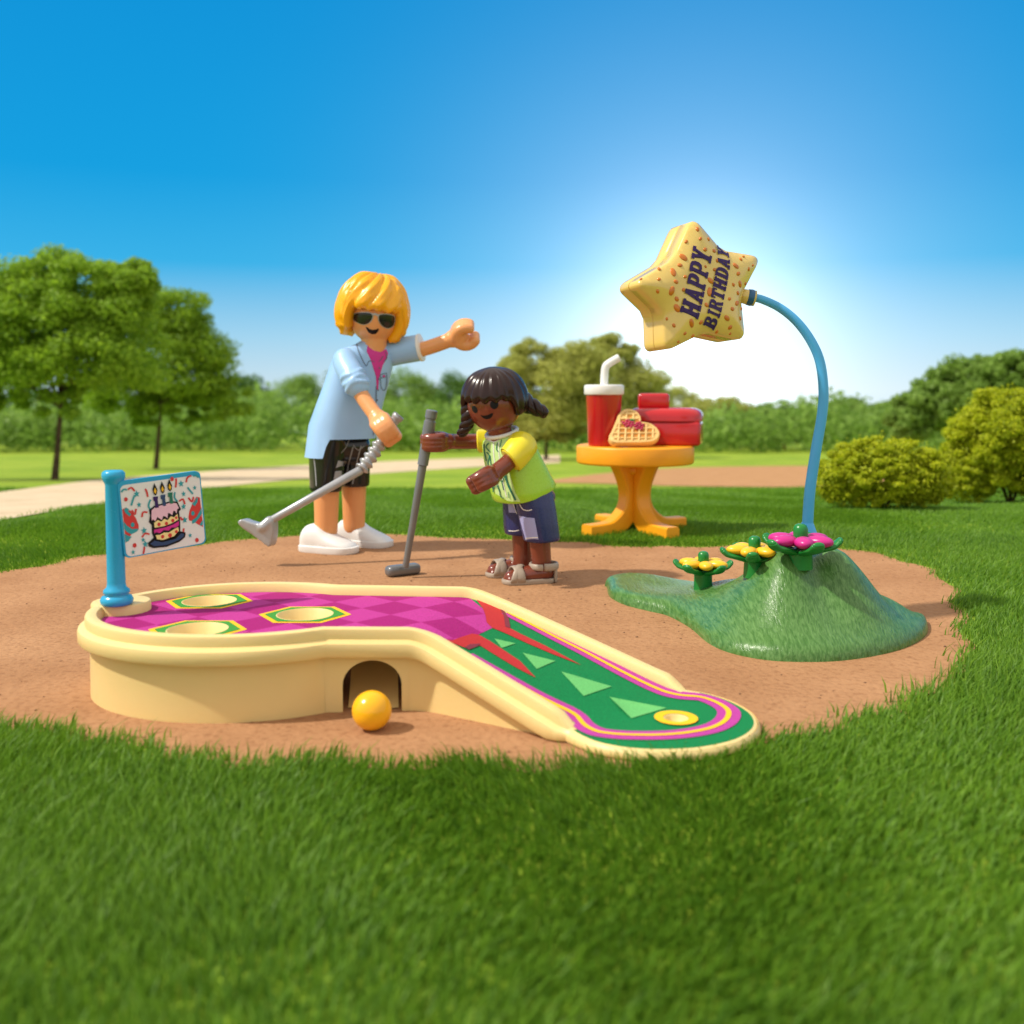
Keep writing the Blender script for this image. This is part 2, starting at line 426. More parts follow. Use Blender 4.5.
def strip(name, top, bot, m, lift=.012):
    tp = spline(top, 10); bt = spline(bot, 10); vs = []; nrow = 9
    n = min(len(tp), len(bt))
    for i in range(n):
        a = onterr(*tp[i]); b = onterr(*bt[i])
        for j in range(nrow):
            p = a.lerp(b, j / (nrow - 1)); jit = .06 * math.sin(i * 2.3 + j) if j in (0, nrow - 1) else 0
            vs.append((p.x, p.y + jit, terr(p.y + jit) + lift))
    fs = [(i * nrow + j, i * nrow + j + 1, (i + 1) * nrow + j + 1, (i + 1) * nrow + j) for i in range(n - 1) for j in range(nrow - 1)]
    return tag(np_obj(name, vs, fs, m, smooth=True), kind='structure')
pth = strip('path', [(-160, 512), (-60, 500), (20, 490), (100, 480), (190, 473), (260, 468), (330, 464), (400, 461), (480, 458), (560, 455)],
      [(-160, 552), (-60, 533), (20, 518), (100, 505), (190, 491), (260, 483), (330, 477), (400, 472), (480, 467), (560, 463)],
      dirtmat('path gravel', (.55, .43, .28), (.68, .55, .38), (.75, .7, .65)))
pth['label'] = 'pale gravel path curving across the lawn'
pth2 = strip('path', [(540, 482), (600, 474), (660, 469), (720, 467), (800, 466), (900, 466)], [(540, 483), (600, 484), (660, 486), (720, 487), (800, 488), (900, 490)],
      dirtmat('dirt track', (.40, .21, .09), (.5, .28, .13), (.6, .5, .4)))
pth2['label'] = 'brown dirt path behind the orange table'
PATHS = [([(-160, 512), (-60, 500), (20, 490), (100, 480), (190, 473), (260, 468), (330, 464), (400, 461), (480, 458), (560, 455)],
      [(-160, 552), (-60, 533), (20, 518), (100, 505), (190, 491), (260, 483), (330, 477), (400, 472), (480, 467), (560, 463)]),
      ([(540, 482), (600, 474), (660, 469), (720, 467), (800, 466), (900, 466)], [(540, 483), (600, 484), (660, 486), (720, 487), (800, 488), (900, 490)])]

# ------------------------------------------------------------------ grass
def inpoly(X, Y, poly):
    c = np.zeros(len(X), bool); j = len(poly) - 1
    for i in range(len(poly)):
        xi, yi = poly[i]; xj, yj = poly[j]
        if yi != yj:
            c ^= ((yi > Y) != (yj > Y)) & (X < (xj - xi) * (Y - yi) / (yj - yi) + xi)
        j = i
    return c
def wob(X, Y, s, seed):
    r = np.random.RandomState(seed); o = np.zeros(len(X))
    for k in range(5):
        a = r.uniform(0, 6.28); f = s * r.uniform(.6, 1.7); o += np.sin((X * math.cos(a) + Y * math.sin(a)) * f + r.uniform(0, 6.28))
    return o / 2.2
gx = []; gy = []; gs = []
for y0, y1, dens, size in ((.5, 1.7, 19000, .95), (1.7, 3.0, 17000, 1.0), (3.0, 5.0, 9000, 1.0), (5.0, 6.5, 8000, .8), (6.5, 8, 6000, .85), (8, 9.5, 4000, .9), (9.5, 11.5, 2500, 1.0), (11.5, 14, 1300, 1.1), (14, 18, 500, 1.2)):
    n = int(dens * (y1 - y0) * ((y0 + y1) * .56 + 1.8))
    Y = np.random.uniform(y0, y1, n); X = np.random.uniform(-1, 1, n) * (Y * .56 + .9)
    gx.append(X); gy.append(Y); gs.append(np.full(n, size))
X = np.concatenate(gx); Y = np.concatenate(gy); S = np.concatenate(gs)
# ragged edge: shift the test point a little
jx = np.random.normal(0, .032, len(X)); jy = np.random.normal(0, .04, len(X))
keep = ~inpoly(X + jx, Y + jy, DIRT)
for tp, bt in PATHS:
    poly = [tuple(onterr(*p))[:2] for p in spline(tp, 6)] + [tuple(onterr(*p))[:2] for p in spline(bt, 6)][::-1]
    keep &= ~inpoly(X + jx * 2, Y + jy * 2, poly)
X, Y, S = X[keep], Y[keep], S[keep]
n = len(X)
Z = np.interp(Y, ROWS, ROWZ)
patch = wob(X, Y, 3.5, 1); h = (.036 + .012 * patch + np.random.uniform(-.012, .016, n)) * S
h = np.clip(h, .012, .12)
ang = wob(X, Y, 2.6, 3) * 1.6 + np.random.normal(0, .75, n)
lean = np.abs(np.random.normal(.55, .3, n)) * h
dx, dy = np.cos(ang), np.sin(ang)
wa = np.random.uniform(0, 6.28, n); w = (.0021 + .0012 * np.random.rand(n)) * S * (1 + .08 * np.maximum(Y - 2, 0))
wx, wy = np.cos(wa) * w, np.sin(wa) * w
P = np.zeros((n, 5, 3), np.float32)
for k, (hh, ll, ww) in enumerate(((0, 0, 1), (0, 0, -1), (.55, .3, .8), (.55, .3, -.8), (1, 1, 0))):
    P[:, k, 0] = X + dx * lean * ll + wx * ww; P[:, k, 1] = Y + dy * lean * ll + wy * ww; P[:, k, 2] = Z + h * hh - (.004 if hh == 0 else 0)
base = np.arange(n) * 5
tri = np.stack([np.stack([base, base + 1, base + 3], 1), np.stack([base, base + 3, base + 2], 1), np.stack([base + 2, base + 3, base + 4], 1)], 1).reshape(-1, 3)
GRASS = leafmat('grass', (.040, .145, .010), (.21, .385, .026), (.48, .52, .12), .42, .5)
tag(np_obj('grass', P.reshape(-1, 3), tri, GRASS), 'short green grass blades of the lawn', 'grass', kind='stuff')

exec_parts = []
# tiny grit and pebbles lying on the dirt
pv, pf_ = [], []
for k in range(700):
    x, y_ = random.uniform(-3.2, 3.0), random.uniform(2.6, 6.6)
    if not inpoly(np.array([x]), np.array([y_]), DIRT)[0]: continue
    r_ = random.uniform(.0022, .0058) * (1.5 if random.random() < .08 else 1); b = len(pv); a = random.uniform(0, 6.28)
    pv += [(x + r_ * math.cos(a + k_ * 1.571) * random.uniform(.8, 1.3), y_ + r_ * math.sin(a + k_ * 1.571), .004 + r_ * .25) for k_ in range(4)] + [(x, y_, .004 + r_ * .9), (x, y_, .002)]
    for k_ in range(4): pf_ += [(b + k_, b + (k_ + 1) % 4, b + 4), (b + (k_ + 1) % 4, b + k_, b + 5)]
tag(np_obj('pebbles', pv, pf_, mat('grit', (.30, .17, .10), .9, .2, var=.45, vscale=3), smooth=True), 'fine grit scattered over the dirt clearing', 'pebbles', kind='stuff')

# ------------------------------------------------------------------ mini golf course
ZL, ZE = .236, .034
F1, B1, F2, B2 = V((-.275, 3.04)), V((-.138, 3.70)), V((.158, 2.77)), V((.56, 3.15))
CR0, CR1 = V((-.31, 3.04)), V((-.138, 3.70))      # crest line of the ramp
def sidedist(a, b, x, y):          # distance in front (+x side) of the line a->b (a front, b back)
    d = (b - a).normalized(); return (x - a.x) * d.y - (y - a.y) * d.x
def tpar(x, y):
    d1 = sidedist(CR0, CR1, x, y); d2 = -sidedist(F2, B2, x, y); s = d1 + d2
    if x < -.35 and d1 < 0: return -1
    return d1 / s if abs(s) > 1e-4 else 0
def sp(x, k=.05): return k * math.log(1 + math.exp(x / k)) if x / k < 30 else x
def zlane(x, y):
    t = max(-1, min(2, tpar(x, y))); return ZL + (ZE - ZL) * (sp(t) - sp(t - 1))
def onlane(px, py):
    d = ray(px, py); lo, hi = 1.5, 6.0
    for _ in range(50):
        mid = (lo + hi) / 2; p = CAM + d * (mid / d.y)
        if p.z > zlane(p.x, p.y): lo = mid
        else: hi = mid
    return (p.x, p.y)
EC = V((-.905, 3.35)); ERX, ERY = .515, .43
a0 = math.atan2((3.715 - EC.y) / ERY, .245 / ERX); a1 = 2 * math.pi + math.atan2((3.02 - EC.y) / ERY, .33 / ERX)
dish = [(EC.x + ERX * math.cos(a0 + (a1 - a0) * i / 60), EC.y + ERY * math.sin(a0 + (a1 - a0) * i / 60)) for i in range(61)]
def fillet(p, q, r, d=.045, n=7):   # rounded corner at q
    a = q + (p - q).normalized() * d; b = q + (r - q).normalized() * d
    return [tuple(a * (1 - t) ** 2 + q * 2 * t * (1 - t) + b * t * t) for t in [i / n for i in range(n + 1)]]
def seg(a, b, step=.05):
    a, b = V(a), V(b); n = max(1, int((b - a).length / step)); return [tuple(a.lerp(b, i / n)) for i in range(1, n)]
N0, N1 = V(dish[-1]), V(dish[0])
fr = fillet(N0, F1, F2); bk = fillet(B2, B1, N1)
cap = spline([tuple(F2), (.235, 2.675), (.345, 2.625), (.49, 2.63), (.62, 2.695), (.70, 2.80), (.722, 2.92), (.69, 3.04), (.63, 3.12), tuple(B2)], 6)
SEG_A = len(dish) - 1                      # neck corner front
path = dish + fr
IFR = (len(dish) - 1, len(dish))           # channel front wall lies between these two points
path += seg(fr[-1], F2, .03) + cap + seg(B2, bk[0], .03)
IBK0 = len(path) + len(bk) - 1
path += bk                                 # then closes to dish[0]: channel back wall
NP = len(path); PV = [V(p) for p in path]
nrm = []
for i in range(NP):
    d0 = (PV[i] - PV[i - 1]).normalized(); d1 = (PV[(i + 1) % NP] - PV[i]).normalized()
    n0 = V((d0.y, -d0.x)); n1 = V((d1.y, -d1.x)); m = (n0 + n1).normalized(); nrm.append(m / max(.6, m.dot(n0)))
def smst(t): t = max(0, min(1, t)); return t * t * (3 - 2 * t)
def prof(i):
    p = PV[i]; zl = zlane(p.x, p.y); t = tpar(p.x, p.y)
    r = 1 - smst((t - .93) / .08) if p.x > -.3 else 1
    rh = .0012 + .034 * r; zt = zl + rh
    q = zl / ZL
    st = .034 * min(1, rh / .03)
    k = .35 + .65 * r
    zs = [(-.045, zl - .002), (-.043, zl + rh * .6), (-.036, zt - .002), (-.028, zt), (-.010, zt), (-.003, zt - .003), (0, zt - .010), (0, zt - st), (.012 * k, zt - st - .006), (.020 * k, zt - st - .010), (.023 * k, zt - st - .018), (.023 * k, max(zt - .080, .012)), (.019 * k, max(zt - .086, .008)), (-.012 * r, max(zt - .088, .007)), (-.014 * r, max(zt - .1, .006)), (-.012 * r, .004)]
    lim = .004; out = []
    for o, z in zs: out.append((o, max(z, lim)))
    return out
PAD = onz(117, 607, .25)
course = thing('mini_golf_course', (-.3, 3.25, .004), 'cream mini golf course with an oval dish of holes, magenta felt and a green ramp', 'mini golf course')
bm = B(); rings = []
for i in range(NP):
    rings.append([bm.verts.new((PV[i].x + nrm[i].x * o, PV[i].y + nrm[i].y * o, z)) for o, z in prof(i)])
K = len(rings[0]); WALLROW = K - 2
for i in range(NP):
    j = (i + 1) % NP
    wall_open = i == SEG_A or i == NP - 1
    for k in range(K - 1):
        if wall_open and k == WALLROW: continue
        bm.faces.new((rings[i][k], rings[j][k], rings[j][k + 1], rings[i][k + 1]))
# channel walls with the arched tunnel through them
def archwall(i):
    j = (i + 1) % NP; p0, p1 = rings[i][WALLROW].co, rings[j][WALLROW].co; ax = (p1 - p0); Ln = math.hypot(ax.x, ax.y); ax = V((ax.x, ax.y, 0)) / Ln
    return p0, ax, Ln, p0.z
tun = []
for i, c_at in ((SEG_A, None), (NP - 1, None)):
    p0, ax, Ln, zt = archwall(i)
    if i == SEG_A:
        s0 = (onz(343, 712, .004).x - p0.x) / ax.x; s1 = (onz(401.5, 712, .004).x - p0.x) / ax.x
        fr_x = (p0 + ax * s0).x, (p0 + ax * s1).x
    else:
        s1 = (fr_x[0] - .075 - p0.x) / ax.x; s0 = (fr_x[1] - .075 - p0.x) / ax.x
    s0 = max(.012, s0); s1 = min(Ln - .012, s1)
    s0, s1 = (s0, s1) if i == SEG_A else (s0 - .05, s1 + .05)
    s0 = max(.012, s0); s1 = min(Ln - .012, s1)
    ra = (s1 - s0) / 2; top = .166 if i == SEG_A else .18; cen = (s0 + s1) / 2; sh = top - ra * .85
    arch = [(s0, .004)] + [(cen - ra * math.cos(R(a)), sh + ra * .85 * math.sin(R(a))) for a in range(0, 181, 12)] + [(s1, .004)]
    outer = [(0, .004)] + arch + [(Ln, .004), (Ln, zt), (0, zt)]
    vs, tr = cdt(outer)
    bv = [bm.verts.new(p0 + ax * q.x + V((0, 0, q.y - p0.z))) for q in vs]
    for t in tr: bm.faces.new([bv[k] for k in t])
    tun.append([p0 + ax * s + V((0, 0, z - p0.z)) for s, z in arch])
A = [bm.verts.new(p) for p in tun[0]]; C_ = [bm.verts.new(p) for p in tun[1][::-1]]
for k in range(len(A) - 1): bm.faces.new((A[k], C_[k], C_[k + 1], A[k + 1]))
inner = [(PV[i].x - nrm[i].x * .045, PV[i].y - nrm[i].y * .045) for i in range(NP)]
inner = [p for i, p in enumerate(inner) if (V(p) - V(inner[i - 1])).length > .004]
HOLES = [onz(209.4, 602, ZL)[:2], onz(305, 615.5, ZL)[:2], onz(197.5, 630.5, ZL)[:2]]
HR = .09
cup_end = onlane(676, 719.5)
holes = [ell(h[0], h[1], HR, HR, n=36) for h in HOLES] + [ell(cup_end[0], cup_end[1], .033, .033, n=24)]
sheet(bm, inner, lambda x, y: zlane(x, y) - .002, holes, .06)
bmesh.ops.remove_doubles(bm, verts=bm.verts[:], dist=.0004)
base = obj('base', bm, M['cream'], course, angle=38)
for h in HOLES:
    bm = B(); lathe(bm, [(.0, ZL - .062), (.05, ZL - .062), (.066, ZL - .054), (.074, ZL - .03), (HR - .004, ZL - .008), (HR, ZL + .0008), (HR + .003, ZL + .0055), (HR + .006, ZL + .005)][1:], (h[0], h[1], 0), n=44, cap1=False)
    obj('hole_cup', bm, M['cream'], course, angle=50)
bm = B(); lathe(bm, [(.02, -.022), (.027, -.018), (.033, .004), (.036, .0052), (.038, .004)], (cup_end[0], cup_end[1], ZE), n=32, cap1=False)
obj('hole_cup', bm, M['cream'], course, angle=50)
bm = B(); lathe(bm, [(.098, ZL - .01), (.098, ZL + .030), (.094, ZL + .036), (.085, ZL + .038)], (PAD.x + .015, PAD.y, 0), n=40)
obj('flag_socket', bm, M['cream'], course, angle=40)
# sloping chute added inside the tunnel to catch light and lighten it
bm = B(); xa_, xb_ = fr_x[0] + .012, fr_x[1] - .012; rows_ = []
for k in range(9):
    t = k / 8; yy = 3.065 + .50 * t; zz = .006 + .145 * t * t * .6 + .058 * t; sh_ = -.06 * t; row = []
    for j in range(9):
        u = j / 8 * 2 - 1; row.append(bm.verts.new(((xa_ + xb_) / 2 + sh_ + u * (xb_ - xa_) / 2, yy, zz + .004 * u * u)))
    rows_.append(row)
for a, b in zip(rows_, rows_[1:]):
    for j in range(8): bm.faces.new((a[j], a[j + 1], b[j + 1], b[j]))
obj('added_chute', bm, M['cream'], course)
# printed felt, laid in thin layers
bm = B()
zf = lambda k: (lambda x, y: zlane(x, y) + .0016 + .0011 * k)
felt_in = [(PV[i].x - nrm[i].x * .047, PV[i].y - nrm[i].y * .047) if not (PV[i].x > .15 and tpar(PV[i].x, PV[i].y) > .98) else (PV[i].x - nrm[i].x * .012, PV[i].y - nrm[i].y * .012) for i in range(NP)]
felt_in = [p for i, p in enumerate(felt_in) if (V(p) - V(felt_in[i - 1])).length > .004]
FH = [ell(h[0], h[1], HR + .004, HR + .004, n=36) for h in HOLES] + [ell(cup_end[0], cup_end[1], .036, .036, n=24)]
sheet(bm, felt_in, zf(0), FH, .035, 0)
def px(pts): return [onlane(*p) for p in pts]
def clip_to(poly, spacing=.03):
    return poly
# magenta end of the channel: everything left of the arc
arc = px([(474.5, 598.0), (483, 609.4), (485.7, 617), (486.5, 623), (492.3, 628.7), (477, 636), (466, 640), (452, 641.5), (443, 640)])
ch = [p for p in felt_in if tpar(*p) < .02 or p[0] < -.35]
chan = [p for p in felt_in if p[0] < -.30 or (p[0] < .1 and tpar(*p) < .0)]
i_f = min(range(len(felt_in)), key=lambda i: (V(felt_in[i]) - V(arc[-1])).length); i_b = min(range(len(felt_in)), key=lambda i: (V(felt_in[i]) - V(arc[0])).length)
loop = []; i = i_b
while True:
    loop.append(felt_in[i])
    if i == i_f: break
    i = (i + 1) % len(felt_in)
mag = loop + arc[1:-1][::-1]
sheet(bm, mag, zf(1), FH[:3], .035, 1)
for h in HOLES:
    hx = [(h[0] + .158 * math.cos(R(60 * k)), h[1] + .135 * math.sin(R(60 * k)) * 1.05) for k in range(6)]
    hx2 = [(h[0] + .138 * math.cos(R(60 * k)), h[1] + .119 * math.sin(R(60 * k)) * 1.05) for k in range(6)]
    def cl(poly):      # keep the print inside the rim
        out = []
        n = 10
        for a, b in zip(poly, poly[1:] + poly[:1]):
            for q in range(n): out.append((a[0] + (b[0] - a[0]) * q / n, a[1] + (b[1] - a[1]) * q / n))
        r2 = []
        for x, y in out:
            dx, dy = (x - EC.x) / (ERX - .05), (y - EC.y) / (ERY - .05); k = math.hypot(dx, dy)
            if k > 1 and x < -.6: x, y = EC.x + (x - EC.x) / k, EC.y + (y - EC.y) / k
            dpx, dpy = x - PAD.x - .015, y - PAD.y; dd = math.hypot(dpx, dpy)
            r2.append((x, y))
        return r2
    hole = [ell(h[0], h[1], HR + .0045, HR + .0045, n=36)]
    sheet(bm, cl(hx), zf(2), hole, .04, 5); sheet(bm, cl(hx2), zf(3), hole, .04, 8)
for poly in ([(474.5, 598.2), (485, 600.5), (497, 605), (503, 611), (507, 620), (509, 628.5), (520, 634.5), (545, 646.5), (581, 666), (555, 656), (530, 645.5), (505, 634), (492, 628.7), (486.5, 623), (485.7, 617), (483, 609.4)],
             [(443, 640), (452, 641.5), (463, 637.5), (472, 634.7), (478, 635.5), (490, 642), (520, 662), (536, 679), (515, 668), (496, 656.5), (481, 647), (472, 646.2), (465, 648.8), (455, 645)]):
    sheet(bm, px(poly), zf(2), (), .04, 3)
for poly in ([(497, 605), (501.5, 608), (508.5, 619), (510.5, 629.5), (505.5, 628), (503.5, 616)], [(464.5, 648.8), (470, 645.5), (481, 645), (478, 647.5), (469, 651)]):
    sheet(bm, px(poly), zf(3), (), .04, 4)
for poly in ([(494.5, 639.7), (515.6, 644.4), (501.6, 649)], [(522.7, 653.8), (555.5, 662), (536.7, 670)], [(561, 672.5), (611.7, 687.5), (583.6, 697)], [(609.4, 698), (666.6, 709), (631.4, 719.4)]):
    sheet(bm, px(poly), zf(2), (), .04, 6)
rib = spline(px([(508, 613.8), (532, 626), (559, 640), (585, 653), (609, 666), (636, 680), (655, 689), (668, 694), (684, 697), (700, 698), (714, 702.5), (725, 708.5), (729, 714), (726, 721.5), (715, 728), (700, 732), (678, 735.2), (655, 736.4), (632, 736.3), (612, 735.2), (597, 733)]), 4)
rib2 = []
for i in range(15):
    t = .22 + .74 * i / 14; p = F1.lerp(F2, t); d = (F2 - F1).normalized(); nn = V((-d.y, d.x)); rib2.append(tuple(p + nn * (.075 + .02 * smst((t - .7) / .3))))
rib2 += spline([rib2[-1], onlane(583, 725.5), onlane(597, 733)], 4)[1:]
def ribbon(r, w0, w1, k, mi):
    P_ = [V(p) for p in r]; Lh = []; Rh = []
    for i in range(len(P_)):
        d = (P_[min(i + 1, len(P_) - 1)] - P_[max(i - 1, 0)]).normalized(); nn = V((-d.y, d.x)); Lh.append(P_[i] + nn * w0); Rh.append(P_[i] - nn * w1)
    f = zf(k); a = [bm.verts.new((p.x, p.y, f(p.x, p.y))) for p in Lh]; b = [bm.verts.new((p.x, p.y, f(p.x, p.y))) for p in Rh]
    for i in range(len(a) - 1): bm.faces.new((a[i], a[i + 1], b[i + 1], b[i])).material_index = mi
rib = rib + rib2[::-1][1:]
for _ in range(3): rib = [rib[0]] + [((rib[i - 1][0] + 2 * rib[i][0] + rib[i + 1][0]) / 4, (rib[i - 1][1] + 2 * rib[i][1] + rib[i + 1][1]) / 4) for i in range(1, len(rib) - 1)] + [rib[-1]]
ribbon(rib, .036, .034, 2, 7); ribbon(rib, .008, .008, 3.5, 5)
yel = ell(cup_end[0], cup_end[1], .064, .064, n=32); sheet(bm, yel, zf(4), [ell(cup_end[0], cup_end[1], .037, .037, n=24)], None, 5)
obj('carpet', bm, [M['felt_green'], M['checker'], M['felt_green'], M['felt_red'], M['felt_maroon'], M['felt_yel'], M['felt_lime'], M['felt_mag'], M['felt_hex']], course, smooth=True)

# ------------------------------------------------------------------ flag
pb = onz(117, 604.5, ZL + .038)
flag = thing('flag', pb, 'blue toy flag with birthday cake picture standing at the end of the golf dish', 'flag')
PH = at(117, 470, pb.y).z - pb.z
bm = B(); lathe(bm, [(.045, 0), (.052, .006), (.054, .018), (.048, .030), (.036, .036), (.044, .042), (.042, .052), (.032, .060), (.030, .075), (.0275, PH - .05), (.030, PH - .042), (.036, PH - .03), (.038, PH - .018), (.036, PH - .008), (.028, PH - .001), (.015, PH)], pb, n=36)
obj('pole', bm, M['blue'], flag)
fa = at(124, 481, pb.y - .006); fbm = at(124, 558.5, pb.y - .006); FH_ = fa.z - fbm.z
tr_ = at(206, 470, pb.y + .2); U = (tr_ - fa); FWd = U.length; U.normalize()
Wv = V((0, 0, 1)); Wv = (Wv - U * Wv.dot(U)).normalized(); Nn = U.cross(Wv).normalized()
if Nn.y > 0: Nn = -Nn
def fp(u, w, n=0): return fbm + U * (u * FWd) + Wv * (w * FH_) + Nn * n      # u,w in 0..1
def frect(u0, w0, u1, w1, r=.03):
    o = []; asp = FWd / FH_
    for cx, cy, a in ((u1 - r / asp, w1 - r, 0), (u0 + r / asp, w1 - r, 90), (u0 + r / asp, w0 + r, 180), (u1 - r / asp, w0 + r, 270)):
        for q in range(0, 91, 18): o.append((cx + r / asp * math.cos(R(a + q)), cy + r * math.sin(R(a + q))))
    return o
def slab(bm, poly, n0, n1, mi=0):
    f0 = [bm.verts.new(fp(u, w, n0)) for u, w in poly]; f1 = [bm.verts.new(fp(u, w, n1)) for u, w in poly]
    bm.faces.new(f1).material_index = mi; bm.faces.new(f0[::-1]).material_index = mi
    for i in range(len(poly)): bm.faces.new((f0[i], f0[(i + 1) % len(poly)], f1[(i + 1) % len(poly)], f1[i])).material_index = mi
bm = B(); slab(bm, frect(0, 0, 1, 1, .07), -.012, .006)
panel = obj('flag_panel', bm, M['blue'], flag, angle=40)
bm = B(); LAY = [0]
def pr(poly, mi, n=None):
    n = (.0068 + .0006 * LAY[0]) if n is None else n
    vs, tr = cdt(poly); bv = [bm.verts.new(fp(p.x, p.y, n)) for p in vs]
    for t in tr: bm.faces.new([bv[k] for k in t]).material_index = mi
# picture coordinates: measured on the panel (x right 0..1, y down 0..1), then flipped
def q(pts): return [(x, 1 - y) for x, y in pts]
slots = ['paper', 'teal', 'pred', 'ink', 'pink', 'pcream', 'magenta', 'pdkblue', 'flyel', 'purple', 'deepgreen']
pr(frect(.022, .015, .985, .945, .07), 0); LAY[0] = 1
# party crackers
pr(q([(.025, .36), (.07, .345), (.12, .40), (.17, .50), (.195, .60), (.19, .655), (.15, .66), (.10, .70), (.03, .80)]), 2)
pr(q([(.965, .36), (.92, .345), (.87, .42), (.82, .52), (.80, .60), (.805, .65), (.85, .665), (.91, .72), (.975, .77)]), 2); LAY[0] = 2
pr(q([(.025, .52), (.06, .58), (.11, .63), (.19, .645), (.17, .675), (.10, .70), (.05, .66), (.025, .62)]), 1); pr(q([(.025, .68), (.06, .71), (.10, .73), (.06, .78), (.025, .79)]), 1)
pr(q([(.07, .345), (.10, .37), (.09, .40), (.12, .44), (.10, .47), (.06, .42), (.04, .37)]), 1)
pr(q([(.975, .50), (.94, .56), (.90, .62), (.84, .655), (.84, .70), (.88, .69), (.94, .63), (.975, .58)]), 1); pr(q([(.975, .67), (.93, .73), (.96, .75), (.975, .73)]), 1)
pr(q([(.86, .43), (.90, .40), (.92, .36), (.94, .36), (.93, .42), (.89, .47)]), 1)
for c in ((.125, .58), (.86, .56)): pr(q(ell(*c, .022, .03)), 1)
LAY[0] = 3
def star5(cx, cy, r): return q([(cx + (r if k % 2 == 0 else r * .45) * math.cos(R(36 * k - 90)) * .75, cy + (r if k % 2 == 0 else r * .45) * math.sin(R(36 * k - 90))) for k in range(10)])
for c in ((.205, .19, .05), (.22, .335, .04), (.25, .68, .05), (.25, .86, .05), (.745, .14, .05), (.765, .28, .04), (.75, .45, .045), (.75, .63, .05), (.80, .85, .035), (.10, .985 - .05, .035), (.23, .80, .035), (.91, .22, .035)): pr(star5(*c), 1)
for c in ((.075, .24, .028), (.125, .85, .03), (.64, .06, .03), (.88, .93, .03), (.05, .44, .02)): pr(q(ell(c[0], c[1], c[2] * .75, c[2])), 2)
def stroke(pts, mi, w=.022): pr(dline(q(spline(pts, 5)), w), mi)
stroke([(.11, .12), (.15, .10), (.185, .15)], 2); stroke([(.03, .14), (.06, .11), (.10, .12)], 1); stroke([(.18, .20), (.15, .27), (.13, .33)], 1); stroke([(.13, .39), (.16, .45), (.18, .38)], 2)
stroke([(.31, .14), (.325, .19), (.33, .25)], 2); stroke([(.36, .29), (.33, .36), (.345, .42)], 1); stroke([(.24, .50), (.26, .44), (.31, .45)], 2); stroke([(.22, .76), (.26, .72), (.31, .74)], 2); stroke([(.215, .98), (.23, .93), (.235, .89)], 2)
stroke([(.69, .06), (.685, .12), (.675, .18)], 2); stroke([(.66, .24), (.65, .31), (.68, .37)], 1); stroke([(.70, .37), (.75, .35), (.77, .42)], 2); stroke([(.81, .13), (.83, .07), (.88, .05)], 2); stroke([(.90, .06), (.94, .06), (.97, .09)], 1)
stroke([(.82, .20), (.85, .25), (.88, .30)], 1); stroke([(.82, .34), (.86, .40), (.885, .34)], 2); stroke([(.70, .58), (.715, .62), (.74, .61)], 2); stroke([(.73, .74), (.72, .80), (.74, .84)], 2)
# the cake
LAY[0] = 4
pr(q([(.28, .85), (.36, .79), (.68, .77), (.745, .80), (.735, .86), (.66, .91), (.50, .945), (.34, .93), (.285, .895)]), 3)
pr(q([(.33, .42), (.40, .375), (.60, .35), (.68, .37), (.715, .48), (.69, .50), (.69, .66), (.68, .78), (.60, .86), (.44, .87), (.365, .83), (.34, .74), (.345, .62), (.315, .58), (.335, .50)]), 3)
LAY[0] = 5
pr(q([(.305, .865), (.36, .835), (.45, .875), (.62, .86), (.69, .80), (.725, .815), (.715, .85), (.65, .885), (.50, .92), (.35, .905)]), 7)
pr(q([(.36, .43), (.41, .395), (.60, .37), (.665, .39), (.69, .46), (.665, .47), (.655, .53), (.64, .49), (.62, .48), (.60, .54), (.575, .51), (.55, .50), (.54, .57), (.515, .54), (.49, .53), (.47, .58), (.44, .55), (.42, .53), (.39, .58), (.365, .55), (.35, .57), (.35, .5)]), 4)
pr(q([(.375, .60), (.42, .57), (.46, .60), (.50, .57), (.54, .595), (.58, .55), (.62, .57), (.665, .53), (.67, .61), (.60, .64), (.50, .665), (.375, .665)]), 5)
pr(q([(.365, .69), (.50, .685), (.60, .665), (.675, .63), (.67, .69), (.63, .71), (.58, .70), (.54, .735), (.48, .715), (.43, .75), (.39, .725), (.365, .74)]), 6)
pr(q([(.38, .765), (.43, .77), (.48, .75), (.54, .76), (.60, .73), (.66, .71), (.665, .76), (.60, .82), (.46, .845), (.39, .82)]), 5)
LAY[0] = 6
for c in ((.43, .63, .02), (.52, .635, .02), (.60, .61, .02), (.645, .58, .016), (.46, .80, .02), (.55, .80, .024), (.63, .765, .018)): pr(q(ell(c[0], c[1], c[2], c[2] * 1.2)), 2)
for c in ((.42, .46, .03), (.56, .46, .028), (.63, .43, .02), (.49, .41, .02)): pr(q(ell(c[0], c[1], c[2], c[2] * 1.2)), 9 if False else 6 if False else 4)
for k, (cx, cy) in enumerate(((.42, .26), (.51, .25), (.60, .235))):
    pr(q([(cx - .03, cy), (cx + .03, cy), (cx + .022, cy + .05), (cx + .026, cy + .15), (cx - .016, cy + .15), (cx - .014, cy + .06), (cx - .03, cy + .05)]), (9, 7, 10)[k])
    pr(q([(cx, cy - .18), (cx + .03, cy - .09), (cx + .02, cy - .035), (cx, cy - .015), (cx - .02, cy - .04), (cx - .028, cy - .10)]), 3)
    LAY[0] = 7; pr(q([(cx, cy - .12), (cx + .017, cy - .07), (cx, cy - .035), (cx - .016, cy - .07)]), 8); LAY[0] = 6
obj('picture', bm, [M[s] for s in slots], panel, smooth=False)

